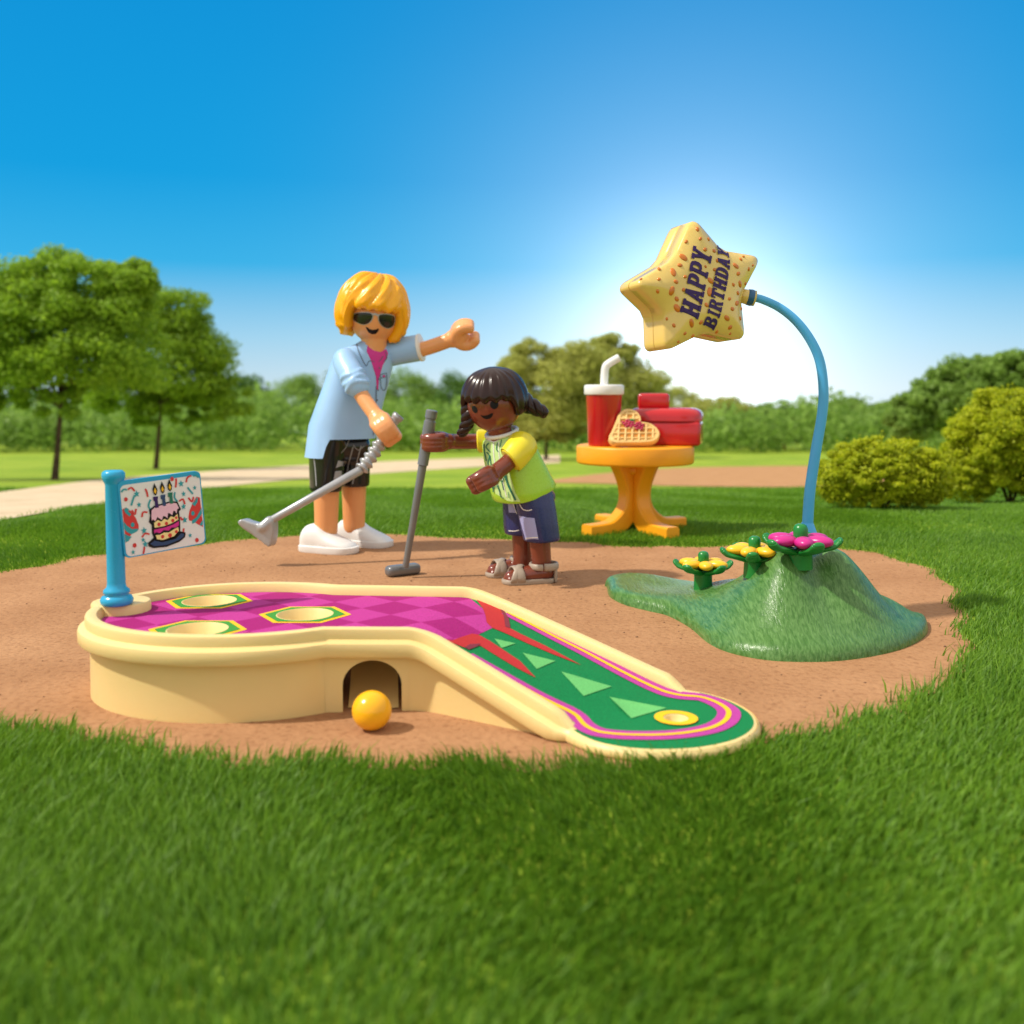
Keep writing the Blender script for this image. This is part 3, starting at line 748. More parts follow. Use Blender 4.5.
# ------------------------------------------------------------------ ball
c = onz(371, 732, .004); rb = .058; bc = V((c.x, c.y + .02, .004 + rb))
bm = B(); ellipsoid(bm, bc, (V((rb, 0, 0)), V((0, rb, 0)), V((0, 0, rb))), 40, 24)
tag(obj('golf_ball', bm, M['ball'], origin=(bc.x, bc.y, .004)), 'yellow ball rolling out of the arched tunnel of the golf course', 'ball')

# ------------------------------------------------------------------ table
TY = 7.05
tc_ = at(635, 445, TY); TZ = tc_.z; ft = V((tc_.x + .0, TY, 0))
table = thing('side_table', ft, 'round orange table on four curved legs, carrying the drink, waffle and lunch box', 'table')
pxm = TY / F
bm = B(); TR = 58.5 * pxm; TT = 18 * pxm
lathe(bm, [(TR - .012, TZ - TT), (TR - .003, TZ - TT + .006), (TR, TZ - TT + .016), (TR, TZ - .014), (TR - .004, TZ - .005), (TR - .014, TZ)], (ft.x, ft.y, 0), n=72)
obj('tabletop', bm, M['orange'], table, angle=50)
bm = B(); lathe(bm, [(.04, .10), (.045, .2), (.045, TZ - TT - .03), (.06, TZ - TT)], (ft.x, ft.y, 0), n=24)
ellipsoid(bm, (ft.x - .02, ft.y - .075, TZ - TT - .045), (V((.04, 0, 0)), V((0, .03, 0)), V((0, 0, .035))), 16, 10)
obj('column', bm, M['orange'], table)
hgt = TZ - TT
bm = B()
outer = spline([(.20, hgt), (.155, hgt - .08), (.118, hgt - .17), (.112, hgt - .25), (.14, hgt - .32), (.21, .105), (.28, .082), (.43, .078)], 6)
inn = spline([(.05, hgt), (.03, hgt - .08), (.02, hgt - .17), (.02, hgt - .25), (.03, hgt - .36), (.11, .03), (.2, .004), (.43, .004)], 6)
hw = .055
Lr = [[], [], [], []]
sec = []
for (ro, zo), (ri, zi) in zip(outer, inn):
    b_ = .012
    p = V((ro, zo)); k = V((ri, zi)); d = (p - k).normalized(); b_ = min(.012, (p - k).length * .3)
    sec.append([(k, -hw), (p - d * b_, -hw), (p, -hw + b_), (p, hw - b_), (p - d * b_, hw), (k, hw)])
rr = [[bm.verts.new((ft.x + q_[0].x, ft.y + q_[1], q_[0].y)) for q_ in s] for s in sec]
skin_rings(bm, rr)
leg = obj('leg', bm, M['orange'], table, angle=35)
for k, a in enumerate((-146, -60, 30, 118)):
    l = leg if k == 0 else leg.copy()
    if k: COL.objects.link(l); l.parent = table
    l.rotation_euler = (0, 0, R(a))

# ------------------------------------------------------------------ drink cup
cz = TZ + .0006; cc = at(603, 441, TY - .05); cc = V((cc.x, TY - .10, cz)); px_ = (TY - .1) / F
cup = thing('drink_cup', cc, 'red drink cup with white lid and bent straw on the orange table', 'cup')
hC = 52 * px_
bm = B(); lathe(bm, [(.100, 0), (.106, .004), (.110, .02), (.126, hC - .0)], cc, n=40)
obj('cup_body', bm, M['red'], cup, angle=40)
bm = B(); lathe(bm, [(.122, hC - .008), (.134, hC - .006), (.138, hC + .002), (.138, hC + .05), (.134, hC + .058), (.122, hC + .062), (.03, hC + .063)], cc, n=40)
obj('lid', bm, M['white'], cup, angle=40)
st = V((cc.x + .0, cc.y, cz + hC + .05))
pts = spline([st, st + V((.003, 0, .08)), st + V((.008, 0, .125)), st + V((.02, 0, .148)), st + V((.06, 0, .175)), st + V((.105, 0, .20))], 6)
bm = B(); tube(bm, pts, .027, 18, 'bevel')
obj('straw', bm, M['white'], cup, angle=40)

# ------------------------------------------------------------------ lunch box
lc = at(664, 441, TY + .12); lc = V((lc.x, TY + .06, cz))
box = thing('lunch_box', lc, 'closed glossy red lunch box with a handle on its lid, on the orange table', 'lunch box')
ba = R(-14); X_ = V((math.cos(ba), math.sin(ba), 0)); Y_ = V((-math.sin(ba), math.cos(ba), 0)); Zu = V((0, 0, 1))
bm = B(); rbox(bm, lc + Zu * .084, X_, Y_, Zu, .255, .17, .084, .022, 3); obj('box_body', bm, M['red'], box, angle=40)
bm = B(); rg_ = []
for z_, a_, b_, e_ in ((.168, .255, .170, 5), (.172, .262, .177, 5), (.205, .262, .177, 5), (.228, .256, .171, 4.6), (.245, .240, .157, 4.2), (.257, .214, .134, 4), (.262, .185, .106, 4), (.2615, .180, .102, 4), (.255, .176, .098, 4), (.255, .10, .05, 4)):
    rg_.append([bm.verts.new(lc + Zu * z_ + X_ * (a_ * math.copysign(abs(math.cos(t_)) ** (2 / e_), math.cos(t_))) + Y_ * (b_ * math.copysign(abs(math.sin(t_)) ** (2 / e_), math.sin(t_)))) for t_ in [2 * math.pi * i_ / 64 for i_ in range(64)]])
skin_rings(bm, rg_); lid = obj('box_lid', bm, M['red'], box, angle=40)
bm = B(); rbox(bm, lc + Zu * .171, X_, Y_, Zu, .245, .16, .012, .004, 1); obj('seam', bm, M['dkred'], box, angle=40)
hc = lc + Zu * .308 + X_ * -.085
bm = B(); rbox(bm, hc, X_, Y_, Zu, .112, .032, .056, .026, 4)
obj('handle', bm, M['red'], lid, angle=40)

# ------------------------------------------------------------------ waffle
wc = at(634, 444, TY - .28); wc = V((wc.x, TY - .33, cz)); wp = wc.y / F
waf = thing('waffle', wc, 'heart shaped waffle with raspberries leaning on the red lunch box', 'waffle')
ln = R(38); Uw = V((1, .08, 0)).normalized(); Ww = V((-.04, math.sin(ln), math.cos(ln))).normalized(); Nw = Uw.cross(Ww).normalized()
if Nw.y > 0: Nw = -Nw
kk = 1.0
hp = [(-.168, .02), (-.172, .05), (-.15, .085), (-.115, .15), (-.085, .205), (-.04, .235), (.005, .235), (.04, .215), (.06, .18), (.062, .145), (.09, .14), (.13, .128), (.165, .10), (.178, .065), (.16, .03), (.12, .008), (.05, .0), (-.06, -.001), (-.14, .0)]
hp = spline([(x, y * 1.22) for x, y in hp], 4, True)
def wpnt(u, w, n): return wc + Uw * u + Ww * (w + .006) + Nw * n + V((0, 0, .013))
bm = B(); N_ = len(hp); cx_, cy_ = .0, .11
rg = [[bm.verts.new(wpnt(cx_ + (x - cx_) * s, cy_ + (y - cy_) * s, n)) for x, y in hp] for s, n in ((.95, -.028), (1, -.020), (1, .018), (.96, .028), (.86, .029), (.84, .022))]
skin_rings(bm, rg)
body = obj('waffle_body', bm, M['waffle'], waf, angle=50)
bm = B()
def inw(x, y):
    c = False; j = N_ - 1
    P_ = [(cx_ + (a - cx_) * .86, cy_ + (b - cy_) * .86) for a, b in hp]
    for i in range(N_):
        (xi, yi), (xj, yj) = P_[i], P_[j]
        if (yi > y) != (yj > y) and x < (xj - xi) * (y - yi) / (yj - yi) + xi: c = not c
        j = i
    return c
for i in range(-5, 6):
    for j in range(-1, 8):
        u, w_ = i * .047 + j * .006, .02 + j * .040
        crn = [(u - .016, w_ - .013), (u + .016, w_ - .013), (u + .018, w_ + .013), (u - .014, w_ + .013)]
        if all(inw(*c) for c in crn): bm.faces.new([bm.verts.new(wpnt(a, b, .0235)) for a, b in crn])
obj('waffle_grid', bm, M['wafflebrown'], waf, smooth=False)
bm = B()   # raised ribs between the squares
for i in range(-5, 6):
    u = (i + .5) * .047
    ws = [k * .01 for k in range(-2, 32) if inw(u + k * .01 * .15, k * .01)]
    if len(ws) > 3: tube(bm, [wpnt(u + a * .15, a, .0245) for a in (ws[0], ws[-1])], .0072, 8)
for j in range(-1, 8):
    w_ = .04 + j * .040
    us = [k * .01 for k in range(-20, 21) if inw(k * .01, w_)]
    if len(us) > 3: tube(bm, [wpnt(a, w_, .0245) for a in (us[0], us[-1])], .0072, 8)
obj('waffle_rib', bm, M['waffle'], waf)
M['rasp'] = mat('raspberry print', (.42, .01, .06), .3, var=.4, vscale=60)
bm = B()
for cx, cy, n in ((-.035, .155, 12), (.035, .135, 12)):
    for k in range(n):
        a = k * 2.4; r_ = .011 * math.sqrt(k + .3)
        ellipsoid(bm, wpnt(cx + r_ * math.cos(a) * 1.1, cy + r_ * math.sin(a) * .85, .033), (Uw * .011, Ww * .011, Nw * .008), 8, 6)
obj('raspberry', bm, M['rasp'], waf)
bm = B(); ellipsoid(bm, wpnt(-.008, .182, .036), (Uw * .024, Ww * .010, Nw * .006), 10, 6); obj('leaf', bm, M['flgreen'], waf)

# ------------------------------------------------------------------ mound
MPX = [(607, 588), (610, 597), (625, 605), (648, 611), (668, 616), (690, 628), (708, 643), (730, 653), (765, 660), (800, 662), (840, 661), (880, 655), (910, 646), (927, 634), (925, 622)]
mp_ = [tuple(onz(*p, .004))[:2] for p in MPX] + [(1.70, 4.22), (1.62, 4.5), (1.45, 4.72), (1.2, 4.80), (1.0, 4.85), (.85, 4.98), (.72, 5.12), (.58, 5.16), (.48, 5.06)]
mo = spline(mp_, 5, True); MO = [V(p) for p in mo]
def edged(x, y):
    p = V((x, y)); best = 9
    for i in range(len(MO)):
        a, b = MO[i - 1], MO[i]; d = b - a; t = max(0, min(1, (p - a).dot(d) / d.length_squared)); best = min(best, (a + d * t - p).length)
    return best
PK = onz(795, 556, .33)
def mz(x, y):
    e = edged(x, y)
    g = lambda cx, cy, sx, sy, h, rot=0: h * math.exp(-(((x - cx) * math.cos(rot) + (y - cy) * math.sin(rot)) / sx) ** 2 - ((-(x - cx) * math.sin(rot) + (y - cy) * math.cos(rot)) / sy) ** 2)
    rim = .055 * math.sqrt(max(0, 1 - (1 - min(1, e / .05)) ** 2))
    h = g(PK.x + .03, PK.y + .02, .30, .30, .10) + g(PK.x + .18, PK.y - .06, .46, .40, .155) + g(PK.x - .36, PK.y + .10, .36, .34, .15) + g(1.56, 4.02, .22, .22, .075) + g(onz(735, 575, .14).x, onz(735, 575, .14).y, .20, .20, .05) + g(1.37, 3.93, .09, .20, .06, .35) + g(1.06, 3.92, .09, .24, .06, -.25) - g(1.22, 3.92, .06, .2, .045, .1) - g(1.52, 4.08, .06, .24, .05, .4)
    h += .012 * math.sin(x * 9 + y * 5) * min(1, e / .2)
    return .004 + rim + h * smst(e / .36 * .88 + .12 * min(1, e / .1))
mound = None
bm = B(); inn_r = []
vs, trs = cdt(mo, (), .03, extra=[])
sh = []
for k in (.008, .02, .035):                # tight rings at the rim
    pass
bv = [bm.verts.new((p.x, p.y, mz(p.x, p.y))) for p in vs]
for t in trs: bm.faces.new([bv[i] for i in t])
bmesh.ops.subdivide_edges(bm, edges=[e for e in bm.edges if min(edged(*v.co[:2]) for v in e.verts) < .03], cuts=2, use_grid_fill=True)
bmesh.ops.triangulate(bm, faces=bm.faces[:])
for v in bm.verts: v.co.z = mz(v.co.x, v.co.y)
def moundmat():
    m = mat('green mound plastic', (.045, .16, .03), .3, bump=0); nt = m.node_tree; L = nt.links; p = nt.nodes['Principled BSDF']
    tc = nt.nodes.new('ShaderNodeTexCoord'); mp2 = nt.nodes.new('ShaderNodeMapping'); mp2.inputs['Rotation'].default_value = (0, 0, R(35)); mp2.inputs['Scale'].default_value = (1, .12, .4)
    L.new(tc.outputs['Object'], mp2.inputs['Vector'])
    n = nt.nodes.new('ShaderNodeTexNoise'); n.inputs['Scale'].default_value = 120; n.inputs['Detail'].default_value = 4; n.inputs['Distortion'].default_value = .6; L.new(mp2.outputs[0], n.inputs['Vector'])
    b = nt.nodes.new('ShaderNodeBump'); b.inputs['Strength'].default_value = .45; b.inputs['Distance'].default_value = .008; L.new(n.outputs['Fac'], b.inputs['Height']); L.new(b.outputs['Normal'], p.inputs['Normal'])
    r = nt.nodes.new('ShaderNodeValToRGB'); r.color_ramp.elements[0].position = .35; r.color_ramp.elements[1].position = .68
    r.color_ramp.elements[0].color = (.045, .14, .022, 1); r.color_ramp.elements[1].color = (.12, .255, .07, 1); L.new(n.outputs['Fac'], r.inputs['Fac']); L.new(r.outputs['Color'], p.inputs['Base Color'])
    p.inputs['Coat Weight'].default_value = .08; p.inputs['Specular IOR Level'].default_value = .35; p.inputs['Coat Roughness'].default_value = .25
    return m
mound = tag(obj('mound', bm, moundmat(), origin=(1.1, 4.3, .004)), 'green plastic grass mound with a flat tail, holding flowers and the star pole', 'mound')

# ------------------------------------------------------------------ flowers
def ground_mound(px, py):
    h, _, _, _ = BV['mound'].ray_cast(CAM, ray(px, py).normalized()); return h
def flower(px, py, sc_, stemh, pm, label, rot, centre='flgreen', first=None):
    g = ground_mound(px, py)
    if g is None:                       # just behind the ridge: follow the mound's own height there
        z = .1
        for _ in range(8): g = onz(px, py, z); z = .5 * z + .5 * mz(g.x, g.y)
        g.z = mz(g.x, g.y); print('FLOWER', px, py, g)
    g = V(g)
    root = thing('flower', g, label, 'flower', 'flowers on the green mound')
    s = sc_; top = g + V((0, 0, stemh))
    bm = B(); lathe(bm, [(.043 * s, -.03), (.041 * s, stemh * .6), (.043 * s, stemh + .004)], g, n=20); obj('stem', bm, M['flgreen'], root, angle=50)
    for k in range(5):
        a = R(72 * k + rot); d = V((math.cos(a), math.sin(a), 0)); bm = B()
        t_ = V((-d.y, d.x, 0)); pts = spline([top - V((0, 0, .012)) + d * .015 * s, top + d * .05 * s - V((0, 0, .002)), top + d * .085 * s + V((0, 0, .008 * s)), top + d * .112 * s + V((0, 0, .016 * s)), top + d * .132 * s + V((0, 0, .034 * s))], 4)
        rads = [(.018 + .015 * math.sin(math.pi * min(1, i / (len(pts) - 1) * .82 + .08))) * s for i in range(len(pts))]
        rings_ = []
        for i, (p, r_) in enumerate(zip(pts, rads)):
            p = V(p); p2 = V(pts[min(i + 1, len(pts) - 1)]); p1 = V(pts[max(i - 1, 0)]); tt = (p2 - p1).normalized(); nn_ = t_.cross(tt).normalized()
            rings_.append(ring(bm, p, t_ * r_, nn_ * (.012 * s), 12))
        skin_rings(bm, rings_); ellipsoid(bm, pts[-1], (t_ * rads[-1], V((0, 0, .012 * s)), d * .010 * s), 10, 8)
        obj('leaf', bm, M['flgreen'], root)
    bm = B()
    for k in range(6):
        a = R(60 * k + rot + 20); d = V((math.cos(a), math.sin(a), 0)); t_ = V((-d.y, d.x, 0)); c = top + d * .066 * s + V((0, 0, .034 * s))
        ellipsoid(bm, c, (d * .050 * s, t_ * .033 * s, V((0, 0, .021 * s))), 14, 8)
    ellipsoid(bm, top + V((0, 0, .026 * s)), (V((.05 * s, 0, 0)), V((0, .05 * s, 0)), V((0, 0, .015 * s))), 18, 8)
    obj('flower_head', bm, pm, root)
    bm = B(); lathe(bm, [(.024 * s, 0), (.025 * s, .03 * s), (.025 * s, .044 * s), (.020 * s, .055 * s), (.011 * s, .060 * s)], top + V((0, 0, .03 * s)), n=16)
    obj('flower_center', bm, M['flgreen'], root, angle=50)
    return root
flower(703, 587, 1.0, .075, M['flyel'], 'yellow flower on a tall green stem, nearest the flat tail of the mound', 10)
flower(754, 570, 1.0, .05, M['flyel'], 'yellow flower between the other yellow flower and the magenta one', 38)
flower(800, 561, 1.15, .045, M['flmag'], 'magenta flower at the mound top in front of the blue pole', 64)

# ------------------------------------------------------------------ star sign
SY = 4.33
pf = at(806, 543, SY)
sign = thing('star_sign', (pf.x, pf.y, pf.z), 'gold star sign hanging from a curved blue pole planted in the green mound', 'sign')
pp_ = [(806, 545), (807.5, 525), (810, 490), (816, 450), (822, 415), (823.5, 390), (820, 362), (811, 341), (797, 322), (780, 308), (762, 299.5), (752, 297.5)]
pts = spline([at(*p, SY) for p in pp_], 6)
rad = [.0245 - .0075 * (i / len(pts)) for i in range(len(pts))]
bm = B(); tube(bm, pts, rad, 20)
obj('pole', bm, M['skyblue'], sign)
bm = B(); b0 = at(807, 542, SY); lathe(bm, [(.044, -.08), (.044, .028), (.042, .040), (.029, .075), (.025, .085)], b0, n=28, cap1=True)
obj('pole_socket', bm, M['skyblue'], sign, angle=40)
k0 = at(752.5, 298, SY); kax = (at(745, 296.5, SY) - k0).normalized()
bm = B(); lathe(bm, [(.022, -.012), (.032, -.008), (.036, .006), (.034, .022), (.026, .03)], k0, kax, n=24)
obj('knob', bm, M['dkblue'], sign)
# star shell: plane frame
yaw = R(30); SN = V((math.sin(yaw), -math.cos(yaw), .06)).normalized()
SU = V((0, 0, 1)).cross(SN).normalized(); SU = SU if SU.x > 0 else -SU; SW = SN.cross(SU).normalized(); SW = SW if SW.z > 0 else -SW
SC = at(696.5, 287, SY - .17)
tips = [(694, 222), (757.5, 259), (742.5, 337), (668, 347), (640.5, 283)]
def toplane(px, py, off=0):
    d = ray(px, py); k = (SC + SN * off - CAM).dot(SN) / d.dot(SN); p = CAM + d * k - SC; return V((p.dot(SU), p.dot(SW)))
tp = [toplane(*t) for t in tips]
ctr = sum(tp, V((0, 0))) / 5
dents = [ctr + ((tp[i] + tp[(i + 1) % 5]) / 2 - ctr) * .80 for i in range(5)]
tp = [ctr + (p - ctr) * 1.07 for p in tp]
outl = []
for i in range(5):
    a, t, b = dents[i - 1], tp[i], dents[i]
    L0 = t + (a - t) * .26; L1 = t + (b - t) * .26
    outl += [tuple(a + (t - a) * .12)] + [tuple(a.lerp(L0, q_)) for q_ in (.35, .65)] + [tuple(L0 * (1 - s) ** 2 + t * 2 * s * (1 - s) + L1 * s * s) for s in [j / 6 for j in range(7)]] + [tuple(L1.lerp(b, q_)) for q_ in (.35, .65)] + [tuple(b + (t - b) * .12)]
def sp3(u, w, n): return SC + SU * u + SW * w + SN * n
def pillow(x, y, scale=1):      # dome height on the face
    p = V((x, y)); best = 9
    for i in range(len(outl)):
        a, b = V(outl[i - 1]), V(outl[i]); d = b - a
        if d.length < 1e-6: continue
        t = max(0, min(1, (p - a).dot(d) / d.length_squared)); best = min(best, (a + d * t - p).length)
    return .034 * (1 - (1 - min(1, best / .10)) ** 2) 
th = .14
def shell(n_front, n_side0, n_side1, sgn):
    bm = B(); vs, tr = cdt(outl, (), .016)
    fv = [bm.verts.new(sp3(p.x, p.y, n_front + sgn * pillow(p.x, p.y))) for p in vs]
    for t in tr: bm.faces.new([fv[i] for i in t])
    r0 = fv[:len(outl)]
    def off(s, n): return [bm.verts.new(sp3(ctr.x + (x - ctr.x) * s, ctr.y + (y - ctr.y) * s, n)) for x, y in outl]
    rr = [r0, off(1.02, n_side0), off(1.02, n_side1), off(.985, n_side1 - sgn * .004)]
    for a, b in zip(rr, rr[1:]):
        for i in range(len(outl)): bm.faces.new((a[i], a[(i + 1) % len(outl)], b[(i + 1) % len(outl)], b[i]))
    return bm
bm = shell(0, -.010, -th * .48, 1); star = obj('star_front', bm, M['star'], sign, angle=60)
bm = shell(-th, -th + .010, -th * .52, -1); obj('star_back', bm, M['star'], sign, angle=60)
bm = B(); vs, tr = cdt([(ctr.x + (x - ctr.x) * .97, ctr.y + (y - ctr.y) * .97) for x, y in outl])
v0 = [bm.verts.new(sp3(p.x, p.y, -th * .42)) for p in vs]; v1 = [bm.verts.new(sp3(p.x, p.y, -th * .58)) for p in vs]
for t in tr: bm.faces.new([v0[i] for i in t]); bm.faces.new([v1[i] for i in t])
for i in range(len(outl)): bm.faces.new((v0[i], v0[(i + 1) % len(outl)], v1[(i + 1) % len(outl)], v1[i]))
obj('seam', bm, M['stardot'], sign, smooth=False)
# lettering with slab serifs on a unit box
def rc(x0, y0, x1, y1): return [(x0, y0), (x1, y0), (x1, y1), (x0, y1)]
sf = .13; st_ = .26
GL = {
 'H': [rc(.06, 0, .40, 1), rc(.60, 0, .94, 1), rc(.3, .40, .7, .60), rc(0, 0, .46, sf), rc(0, 1 - sf, .46, 1), rc(.54, 0, 1, sf), rc(.54, 1 - sf, 1, 1)],
 'A': [[(.08, 0), (.36, 0), (.60, 1), (.36, 1)], [(.64, 0), (.94, 0), (.66, 1), (.42, 1)], rc(.25, .24, .75, .40), rc(0, 0, .42, sf), rc(.56, 0, 1, sf), rc(.30, 1 - sf, .66, 1)],
 'P': [rc(.08, 0, .42, 1), rc(0, 0, .54, sf), [(.0, 1), (.62, 1), (.86, .95), (.98, .80), (.98, .62), (.86, .46), (.62, .40), (.36, .40), (.36, .54), (.56, .54), (.64, .60), (.64, .80), (.56, .86), (0, .86)]],
 'Y': [rc(.33, 0, .67, .5), rc(.20, 0, .80, sf), [(.06, 1), (.36, 1), (.64, .42), (.36, .40)], [(.94, 1), (.68, 1), (.36, .42), (.64, .40)], rc(0, 1 - sf, .44, 1), rc(.58, 1 - sf, 1, 1)],
 'B': [rc(.08, 0, .42, 1), [(0, 1), (.6, 1), (.86, .94), (.92, .76), (.84, .58), (.66, .50), (.36, .50), (.36, .58), (.54, .6), (.6, .68), (.6, .80), (.54, .87), (0, .87)], [(0, 0), (.64, 0), (.92, .08), (1, .28), (.92, .46), (.66, .54), (.36, .54), (.36, .44), (.56, .42), (.64, .34), (.64, .20), (.56, .13), (0, .13)]],
 'I': [rc(.28, 0, .72, 1), rc(.1, 0, .9, sf), rc(.1, 1 - sf, .9, 1)],
 'R': [rc(.08, 0, .42, 1), rc(0, 0, .52, sf), [(0, 1), (.6, 1), (.86, .94), (.94, .76), (.86, .58), (.66, .46), (.36, .46), (.36, .58), (.54, .6), (.6, .68), (.6, .80), (.54, .87), (0, .87)], [(.50, .5), (.80, .48), (.92, .14), (1, .12), (1, 0), (.66, 0)]],
 'T': [rc(.33, 0, .67, 1), rc(.2, 0, .8, sf), rc(0, .82, 1, 1), rc(0, .66, .16, .9), rc(.84, .66, 1, .9)],
 'D': [rc(.08, 0, .42, 1), [(0, 1), (.56, 1), (.86, .88), (1, .64), (1, .36), (.86, .12), (.56, 0), (0, 0), (0, .13), (.5, .14), (.62, .26), (.66, .5), (.62, .74), (.5, .86), (0, .87)]],
}
def lettering(word, p0, p1, height, widths):
    a = toplane(*p0); b = toplane(*p1); d = (b - a); Ln = d.length; d.normalize(); up = V((-d.y, d.x)); tot = sum(widths); x = 0
    for ch_, w_ in zip(word, widths):
        for gi, g in enumerate(GL[ch_]):
            gw = w_ / tot * Ln * .93
            poly = [tuple(a + d * (x + u * gw) + up * (v_ * height)) for u, v_ in g]
            decal(bm, star, poly, .0035 + .0005 * gi, .012, raymap=lambda u, v_: (sp3(u, v_, .5), -SN))
        x += w_ / tot * Ln
bm = B()
lettering('HAPPY', (692.5, 320.5), (707, 254.5), .096, [1.15, 1.1, 1, 1, 1.1])
lettering('BIRTHDAY', (712, 330.5), (727.5, 251), .070, [1.05, .6, 1.05, 1, 1.1, 1.05, 1.05, 1.0])
obj('lettering', bm, M['purple'], star, smooth=False)
BVs = BV[star.name]
dots = [(695, 230, 5), (696, 240, 4), (685, 242, 4), (700, 251, 5), (681, 258, 7), (677, 266, 5), (659, 269, 4), (670, 273, 7), (680, 278, 4), (656, 280, 4), (671, 283, 5), (655, 292, 4), (667, 292, 7), (678, 291, 4), (672, 300, 5), (673, 309, 7), (671, 326, 4), (687, 324, 7), (682, 334, 4), (692, 336, 4), (677, 342, 3), (697, 323, 5),
        (738, 260, 4), (731, 267, 6), (745, 270, 4), (733, 275, 5), (728, 286, 4), (736, 285, 6), (744, 284, 4), (734, 294, 5), (743, 296, 3), (733, 304, 6), (727, 310, 5), (740, 309, 4), (722, 319, 6), (737, 319, 4), (727, 328, 5), (716, 332, 4), (729, 334, 3), (710, 252, 5), (742, 257, 3), (705, 282, 6), (704, 293, 7), (701, 306, 5), (709, 271, 4), (724, 300, 4), (666, 319, 3), (642, 279, 3), (706, 240, 4), (712, 262, 4), (700, 268, 3), (750, 266, 3)]
for x, y, r_ in dots:
    uv = toplane(x, y); h, nn_, _, _ = BVs.ray_cast(sp3(uv.x, uv.y, .5), -SN)
    if h is None: continue
    rr_ = r_ * .0021; a = random.uniform(0, 6.28); e1 = (SU * math.cos(a) + SW * math.sin(a)); e2 = nn_.cross(e1).normalized(); e1 = e2.cross(nn_)
    bm = B(); ellipsoid(bm, h, (e1 * rr_ * (1.35 if r_ > 5 else 1.1), e2 * rr_ * .85, nn_ * .005), 12, 8); obj('sprinkle', bm, M['stardot'], star)
bm = B(); lathe(bm, [(.034, -.01), (.032, .03), (.028, .09)], k0, kax, n=20); obj('hanger_lug', bm, M['star'], sign)

# ------------------------------------------------------------------ toy figures
def supring(bm, c, a, b, n=40, e=2.4, dz=None):
    o = []
    for i in range(n):
        t = 2 * math.pi * i / n; ct, st2 = math.cos(t), math.sin(t)
        x = math.copysign(abs(ct) ** (2 / e), ct); y = math.copysign(abs(st2) ** (2 / e), st2)
        p = c + a * x + b * y
        if dz: p = p + V((0, 0, dz(t)))
        o.append(bm.verts.new(p))
    return o
def frame(fwd, up):
    f = V(fwd).normalized(); u = V(up); u = (u - f * u.dot(f)).normalized(); r = f.cross(u).normalized()   # r: the figure's right
    return f, u, r
def mitt(bm, wrist, hand_dir, grip_axis, palm, s, tip=42):
    """toy hand: a cupped mitten of fused fingers and a thumb lobe that close round grip_axis"""
    d = V(hand_dir).normalized(); g = V(grip_axis); g = (g - d * g.dot(d)).normalized(); p = d.cross(g).normalized()
    if p.dot(V(palm)) < 0: p = -p
    w = V(wrist); c = w + d * .062 * s
    def fat_arc(side, a_from, a_to, rr, r0, r1):
        pts = []; rad = []
        for k in range(9):
            a = R(a_from + (a_to - a_from) * k / 8)
            pts.append(c + d * (rr * math.cos(a)) + p * side * (rr * math.sin(a))); rad.append(r0 + (r1 - r0) * k / 8)
        for off in (-.021 * s, 0, .021 * s): tube(bm, [q_ + g * off for q_ in pts], rad, 12)
    fat_arc(1, 165, tip, .048 * s, .030 * s, .025 * s)
    fat_arc(-1, 165, tip, .048 * s, .030 * s, .025 * s)
    tube(bm, [w - d * .01, w + d * .03 * s], .043 * s, 14)
    return c
def headfeatures(bmesh_, tgt, polys):
    for k, (poly, mi) in enumerate(polys): decal(bmesh_, tgt, poly, .0016 + .0009 * k, 1.2, mi)

# ---------- adult
AY = 6.20; ap = AY / F
def A(x, y, d=0): return at(x, y, AY + d)
ft_ = onz(347, 549, .004); adult = thing('toy_figure', (A(346, 549).x, AY, .004), 'tall toy figure with yellow bob, sunglasses and light blue shirt, pointing with one arm', 'toy figure')
fA = V((.50, -.865, 0)); rA = V((-.865, -.50, 0))         # facing, her right
bm = B()
hd_f, hd_u, hd_r = frame((.22, -.97, -.10), (.12, 0, 1)); hcA = A(374.5, 315, 0)
ellipsoid(bm, hcA, (hd_r * .156, hd_f * .156, hd_u * .172), 32, 20)
tube(bm, [A(372, 362, .02), A(375, 335, 0)], .080, 20)
tube(bm, [A(346, 420, .03), A(362, 375, .02)], [.10, .09], 20)                     # trunk inside the shirt
sR, sL = A(346, 363, -.11), A(384, 356, .10)
eR, wR = A(362, 396, -.24), A(379, 420, -.33)
tube(bm, spline([sR, A(351, 376, -.19), eR, wR], 5), .046, 16)
eL, wL = A(420, 350, .06), A(454, 338.5, .02)
tube(bm, spline([sL, eL, wL], 5), .046, 16)
legA = [(A(327, 452, -.05), A(326, 537, -.05)), (A(354, 452, .15), A(354, 526, .17))]
for a, b in legA: tube(bm, [a, a.lerp(b, .5), b], [.085, .078, .070], 20)
tube(bm, [legA[0][0], legA[1][0]], .055, 16)
gripA = (A(399, 415, -.33) - A(374, 450, -.40)).normalized()
cHR = mitt(bm, wR, wR - eR, gripA, V((.3, .9, 0)), 1.34, 30)
mitt(bm, wL, wL - eL, V((.2, .75, .65)), V((.2, .8, .2)), 1.3, 50)
bodyA = fuse('body', bm, .0068, M['skinA'], adult, 2)
